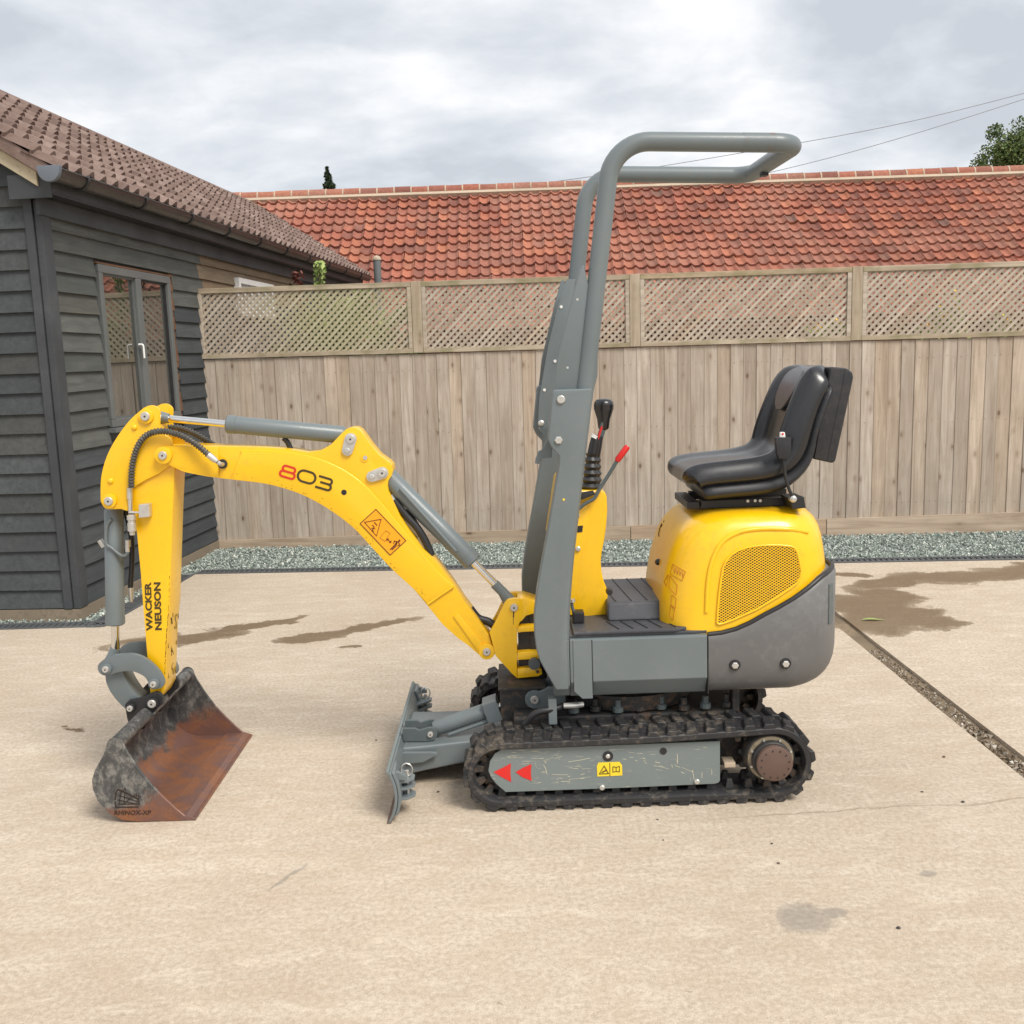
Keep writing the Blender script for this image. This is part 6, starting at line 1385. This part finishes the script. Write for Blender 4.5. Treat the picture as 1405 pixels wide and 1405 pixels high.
mb = MB(); hood_line(mb, z7([(225, 180), (212, 215), (205, 250), (208, 262)]), 0.0022); hood_line(mb, z7([(222, 200), (228, 188)]), 0.0018); hood_line(mb, z7([(240, 160), (236, 172)]), 0.0012)
mb.build('scuff_marks', M['stamp'], hood, smooth=0)

# ---------------------------------------------------------------- seat
seat = empty('seat', (0.9, YC, 1.02), None, None); seat.parent = ex; seat.location = Vector((0.9, YC, 1.02)) - wloc(ex)
cpx = [(927, 655), (931, 643), (940, 636.5), (960, 632.5), (990, 629.5), (1020, 626.5), (1042, 622), (1055, 614), (1062, 602), (1067, 585), (1073, 564), (1081, 543), (1090, 524), (1099, 511), (1108, 503.5), (1117, 501)]
cp = curve([P(x, y, YC) for x, y in cpx], 3)
def seat_sweep(path, halfw, front, back, thick, power, bol, e0=0.10, e1=0.16):
    """closed cross-sections swept along the seat line; front = surface offset, back = thickness behind"""
    n = len(path); rings = []
    for i in range(n):
        s_ = i / (n - 1); t = (path[min(n - 1, i + 1)] - path[max(0, i - 1)]).normalized(); nn = Vector((-t.z, 0, t.x))
        e_ = min(s_ / e0, 1.0, (1 - s_) / e1); back_ = back(s_) if callable(back) else back; rd = math.sqrt(max(0.0, 1 - (1 - e_) ** 2)) if e_ < 1 else 1.0; rd = max(rd, 0.06)
        hw = halfw(s_) * ((0.72 + 0.28 * rd) if e0 < 0.3 else max(0.25, rd)); fr, bk = front, back_ * (0.25 + 0.75 * rd); ring = []
        m = 26
        for k in range(m + 1):
            v = -1 + 2 * k / m; av = abs(v)
            b_ = bol(s_) * min(1.0, (1 - s_) / 0.14 + 0.1) * max(0.0, math.exp(-((av - 0.80) / 0.20) ** 2)); edge = (max(0.0, (av - 0.80) / 0.20)) ** 2.2
            off = fr + b_ * rd - edge * (bk * 0.55 + fr)
            ring.append(path[i] + Vector((0, v * hw, 0)) + nn * off)
        for k in range(m + 1):
            v = 1 - 2 * k / m; av = abs(v); edge = (max(0.0, (av - 0.80) / 0.20)) ** 2.2
            ring.append(path[i] + Vector((0, v * hw * 0.995, 0)) + nn * (-bk + edge * bk * 0.30))
        rings.append(ring)
    return MB().loops(rings)
hwf = lambda s_: 0.228 if s_ < 0.55 else 0.228 - 0.055 * ((s_ - 0.55) / 0.45) ** 2.2
bolf = lambda s_: 0.014 + 0.026 * math.exp(-((s_ - 0.56) / 0.16) ** 2) + 0.016 * math.exp(-((s_ - 0.80) / 0.12) ** 2)
seat_sweep(cp, hwf, 0.0, 0.075, 0, 2, bolf).build('cushion', M['blackgloss'], seat, smooth=70)
# lower shell: shifted behind the cushion
def offset_path(path, d):
    n = len(path); return [path[i] - Vector((-(path[min(n - 1, i + 1)] - path[max(0, i - 1)]).normalized().z, 0, (path[min(n - 1, i + 1)] - path[max(0, i - 1)]).normalized().x)) * d for i in range(n)]
shp_ = offset_path(cp[5:-3], 0.058)
seat_sweep(shp_, lambda s_: hwf(s_) * 0.985, 0.0, lambda s_: 0.062 if s_ < 0.35 else max(0.035, 0.062 - 0.12 * (s_ - 0.35)), 0, 2, lambda s_: 0.0).build('seat_shell', M['vinylshell'], seat, smooth=70)
# raised head pad on the back
hp0 = cp[-16:-5]
seat_sweep([p + Vector((-0.010, 0, 0.006)) for p in hp0], lambda s_: 0.135, 0.007, 0.02, 0, 2, lambda s_: 0.0, 0.45, 0.45).build('head_pad', M['blackgloss'], seat, smooth=70)
bpx = [(1140, 503), (1162, 505), (1170.5, 511), (1171.5, 518), (1168, 535), (1147, 632), (1144, 636), (1116, 630), (1126, 570)]
MB().prismp(bpx[:1] + bpx[1:], 3.62, 3.98, Yt=3.62).build('back_box', M['vinylshell'], seat, smooth=30, bevel=0.010, seg=3)
mb = MB(); ribbon(mb, [(1160, 507), (1158, 525), (1136, 634)], 0.006, 3.6185, 0.002); mb.build('box_seam', M['black'], seat, smooth=0)
# slides
for yy in (3.66, 3.90):
    q0_, q1_ = P(962, 696, 3.66), P(1104, 684, 3.66)
    MB().box(q0_.x, q1_.x, yy, yy + 0.04, 1.004, 1.034).build('slide_rail', M['black'], seat, smooth=0, bevel=0.003)
MB().box(P(940, 680, 3.7).x, P(957, 680, 3.7).x, 3.66, 3.94, 1.004, 1.030).build('slide_front', M['black'], seat, smooth=0, bevel=0.004)
for q in ((1036, 687), (1043, 687), (1026, 687.5)):
    p = P(*q, 3.655); MB().cyl((p.x, 3.653, p.z), (p.x, 3.661, p.z), 0.0055, 10).build('slide_bolt', M['zinc'], seat, smooth=30)
MB().prismp([(1082, 684), (1103, 682), (1106, 697), (1088, 699)], 3.55, 3.665, Yt=3.55).build('belt_anchor', M['black'], seat, smooth=0, bevel=0.003)
bl_ = MB().tube(curve([P(*q, 3.54) for q in ((1089, 684), (1083, 672), (1078, 655), (1076, 640), (1075, 628))], 5), 0.0060, 8).build('belt_stalk', M['black'], seat, smooth=60)
p = P(1088, 684.5, 3.54); MB().lathe((p.x, 3.527, p.z), (p.x, 3.555, p.z), [(0, 0.006), (0.2, 0.012), (1, 0.013)], 14).build('anchor_bolt', M['zinc'], seat, smooth=40)
MB().prismp([(1064, 600), (1086, 600), (1086, 622), (1082, 630), (1069, 630), (1066, 622)], 3.525, 3.552, Yt=3.525).build('belt_buckle', M['vinylshell'], seat, smooth=30, bevel=0.004)
MB().prismp([(1071, 593), (1077, 593), (1078, 601), (1070, 601)], 3.531, 3.546, Yt=3.531).build('buckle_button', M['white'], seat, smooth=30, bevel=0.002)
p = P(1074, 595.5, 3.530); MB().cyl((p.x, 3.5295, p.z), (p.x, 3.533, p.z), 0.004, 10).build('button_dot', M['red'], seat, smooth=30)

# ---------------------------------------------------------------- control console and levers
c_px = [(752, 740), (764, 660), (770, 655), (785, 668), (794, 673), (824.5, 673), (830, 675), (832.5, 681), (833.5, 700), (832, 722), (829, 742), (826, 757), (824.5, 771), (825.5, 784), (828, 796), (832, 806), (834, 814), (833.5, 844), (805, 847), (776, 842), (760, 800)]
cn = MB().prismp(c_px, 3.69, 3.93).build('console', M['yellow'], ex, smooth=30, bevel=0.010, seg=3)
MB().prismp([(788, 845), (797, 760), (806, 742), (808, 698), (800, 690), (793, 690), (785, 720), (776, 800), (776, 842)], 3.6855, 3.69, Yt=3.6855).build('console_side', M['yellow'], cn, smooth=30, bevel=0.0015)
MB().prismp([(790, 722), (800, 721), (799, 730), (789, 731)], 3.684, 3.6855, Yt=3.684).build('switch_slot', M['black'], cn, smooth=0)
MB().prismp([(787, 678), (815, 674), (816.5, 679), (795, 687), (787, 687)], 3.66, 3.69, Yt=3.66).build('lever_slot', M['black'], cn, smooth=30, bevel=0.004)
for q in ((793, 753), (792, 707)):
    p = P(*q, 3.684); MB().lathe((p.x, 3.676, p.z), (p.x, 3.686, p.z), [(0, 0.006), (0.3, 0.0095), (1, 0.0095)], 14).build('console_bolt', M['zinc'], cn, smooth=40)
def boot(x0, y0, x1, y1, Y, r0, r1, n):
    a, b = P(x0, y0, Y), P(x1, y1, Y); prof = []
    for k in range(n * 2 + 1):
        t = k / (n * 2); r = r0 + (r1 - r0) * t; prof.append((t, r * (1.0 if k % 2 == 0 else 0.72)))
    return MB().lathe(a, b, prof, 20)
for Y_, dx in ((3.74, 0), (3.87, 4)):
    b = boot(809 + dx, 676, 812 + dx, 622, Y_, 0.040, 0.024, 6).build('rubber_boot', M['black'], cn, smooth=30)
    MB().tube([P(*q, Y_) for q in ((812 + dx, 628), (815 + dx, 612), (818 + dx, 598))], [0.019, 0.019, 0.016], 14).build('boot_collar', M['black'], cn, smooth=30)
    MB().tube(curve([P(*q, Y_) for q in ((816 + dx, 622), (820 + dx, 604), (825 + dx, 588), (828 + dx, 572))], 4), 0.0072, 10).build('lever_rod', M['greydk'], cn, smooth=40)
MB().tube([P(817, 597, 3.735), P(815, 601, 3.735)], 0.014, 12).build('collar_ring', M['white'], cn, smooth=30)
MB().tube(curve([P(*q, 3.73) for q in ((820, 604), (823, 594), (826, 585))], 4), 0.004, 8).build('lever_cable', M['red'], cn, smooth=40)
MB().lathe(P(828, 590, 3.755), P(828.5, 547, 3.755), [(0, 0.014), (0.06, 0.020), (0.35, 0.024), (0.62, 0.034), (0.70, 0.0365), (0.74, 0.0355), (0.76, 0.037), (0.9, 0.034), (0.97, 0.026), (1.0, 0.012)], 22).build('joystick_knob', M['blackgloss'], cn, smooth=50)
rl = MB().tube(curve([P(*q, 3.66) for q in ((792, 700), (803, 691), (815, 684), (822, 672), (836, 650), (848, 630))], 4), 0.0068, 10).build('blade_lever', M['greydk'], cn, smooth=50)
MB().tube([P(846.5, 633, 3.66), P(848, 630, 3.66), P(860, 614, 3.66), P(861.5, 612, 3.66)], [0.009, 0.0115, 0.0115, 0.008], 12).build('lever_grip', M['red'], cn, smooth=50)

# ---------------------------------------------------------------- roll-over frame
rops = empty('roll_bar', (0.4, YC, 0.5), None, None); rops.parent = ex; rops.location = Vector((0.4, YC, 0.5)) - wloc(ex)
YN, YF_ = 3.50, 4.10; FX = -0.034
R_ = 0.031
pathn = fillet([(0.258, YN, 1.42), (0.372, YN, 2.262), (0.985, YN, 2.236), (0.985 + FX * 0.6, YF_, 2.236), (0.372 + FX, YF_, 2.262), (0.258 + FX, YF_, 1.42)], [0.135, 0.075, 0.075, 0.135], 10)
MB().tube(pathn, R_, 20).build('hoop_tube', M['grey'], rops, smooth=50)
p = P(1057, 210, 4.0); MB().box(0.955, 0.98, 3.86, 3.90, 2.195, 2.232).build('strap_block', M['black'], rops, smooth=0, bevel=0.004)
mb = MB(); 
leg_l = [(0.133, 0.409), (0.098, 0.478), (0.078, 0.520), (0.068, 0.560), (0.063, 0.610), (0.064, 0.68), (0.077, 0.77), (0.095, 0.86), (0.122, 0.985), (0.147, 1.11), (0.165, 1.205), (0.166, 1.235), (0.140, 1.265), (0.130, 1.29), (0.140, 1.37), (0.150, 1.445), (0.158, 1.458)]
leg_r = [(0.284, 1.458), (0.272, 1.37), (0.259, 1.29), (0.246, 1.21), (0.234, 1.12), (0.215, 0.985), (0.199, 0.85), (0.187, 0.74), (0.180, 0.65), (0.177, 0.58), (0.178, 0.409)]
for sg in (0, 1):
    y0, y1 = (3.440, 3.530) if sg == 0 else (mir(3.530), mir(3.440)); fx = 0 if sg == 0 else FX
    MB().prism([(x + fx, z) for x, z in leg_l + leg_r], y0 + (0.010 if sg == 0 else 0), y1).build('leg', M['grey'], rops, smooth=30, bevel=0.008, seg=3)
    # front-edge stiffener: rounded rear tube half of the leg
    tp = [(0.160, 0.42), (0.158, 0.58), (0.163, 0.70), (0.178, 0.85), (0.196, 0.985), (0.227, 1.21), (0.254, 1.40), (0.258, 1.440)]
    MB().tube(curve([(x + fx, (YN if sg == 0 else YF_) - (0.010 if sg == 0 else -0.010), z) for x, z in tp], 4), [0.030] * 29, 16).build('leg_tube', M['grey'], rops, smooth=50)
    gus = [(0.158, 1.452), (0.173, 1.56), (0.200, 1.66), (0.232, 1.78), (0.258, 1.86), (0.268, 1.868), (0.282, 1.80), (0.285, 1.60), (0.262, 1.452)]
    MB().prism([(x + fx, z) for x, z in gus], (YN - 0.012 if sg == 0 else YF_ - 0.006), (YN + 0.006 if sg == 0 else YF_ + 0.012)).build('gusset', M['grey'], rops, smooth=30, bevel=0.002)
    for q in ((0.178, 1.425), (0.166, 1.288)):
        yb = y0 + 0.010 if sg == 0 else y0
        MB().lathe((q[0] + fx, yb - 0.008, q[1]), (q[0] + fx, yb + 0.001, q[1]), [(0, 0.011), (0.3, 0.014), (1, 0.0145)], 16 if q[1] > 1.35 else 6).build('hinge_bolt', M['zinc'], rops, smooth=30)
    if sg == 0:
        for q in ((0.205, 1.53), (0.244, 1.755), (0.178, 1.085)):
            MB().cyl((q[0], (YN - 0.0128 if q[1] > 1.4 else y0 + 0.0085), q[1]), (q[0], (YN - 0.010 if q[1] > 1.4 else y0 + 0.011), q[1]), 0.0042, 10).build('rivet', M['zinc'] if q[1] > 1.4 else M['decal_yellow'], rops, smooth=30)
# forward hinge plate of the far leg and lock hook seen in front of the near leg
hk = [(738, 585), (740, 545), (746, 510), (752, 475), (764, 425), (777, 383), (790, 383), (780, 440), (768, 500), (760, 540), (758, 592), (746, 592)]
MB().prismp(hk, 4.02, 4.034).build('fold_plate', M['grey'], rops, smooth=30, bevel=0.002)
for q in ((770, 421), (761.5, 495.5), (747, 535)):
    p = P(*q, 4.02); MB().cyl((p.x, 4.017, p.z), (p.x, 4.022, p.z), 0.006, 12).build('rivet', M['white'], rops, smooth=30)
p = P(742.5, 580.5, 4.018); MB().lathe((p.x, 4.008, p.z), (p.x, 4.021, p.z), [(0, 0.006), (0.3, 0.012), (1, 0.013)], 12).build('hinge_bolt', M['zinc'], rops, smooth=30)
MB().prismp([(740, 589), (756, 589), (752, 604), (750, 603)], 4.0, 4.02, Yt=4.0).build('fold_plate', M['greydk'], rops, smooth=0)
MB().prismp([(752, 602), (758, 606), (757, 628), (745, 629), (741, 632), (740, 637), (734, 636), (735, 629), (739, 619), (744, 617)], 3.52, 3.535, Yt=3.52).build('lock_hook', M['grey'], rops, smooth=0, bevel=0.002)
MB().prismp([(808, 472), (816, 462), (821, 470), (820, 515), (815, 535), (808, 546), (805, 540), (811, 520)], 3.560, 3.575, Yt=3.56).build('spring_plate', M['grey'], rops, smooth=30, bevel=0.002)
# rust bloom on the top bar corner
MB().tube([(0.80, YN, 2.2438), (0.85, YN, 2.2417), (0.905, YN, 2.2394)], 0.0315, 20, False).build('rust_bloom', M['rustgrey'], rops, smooth=50)
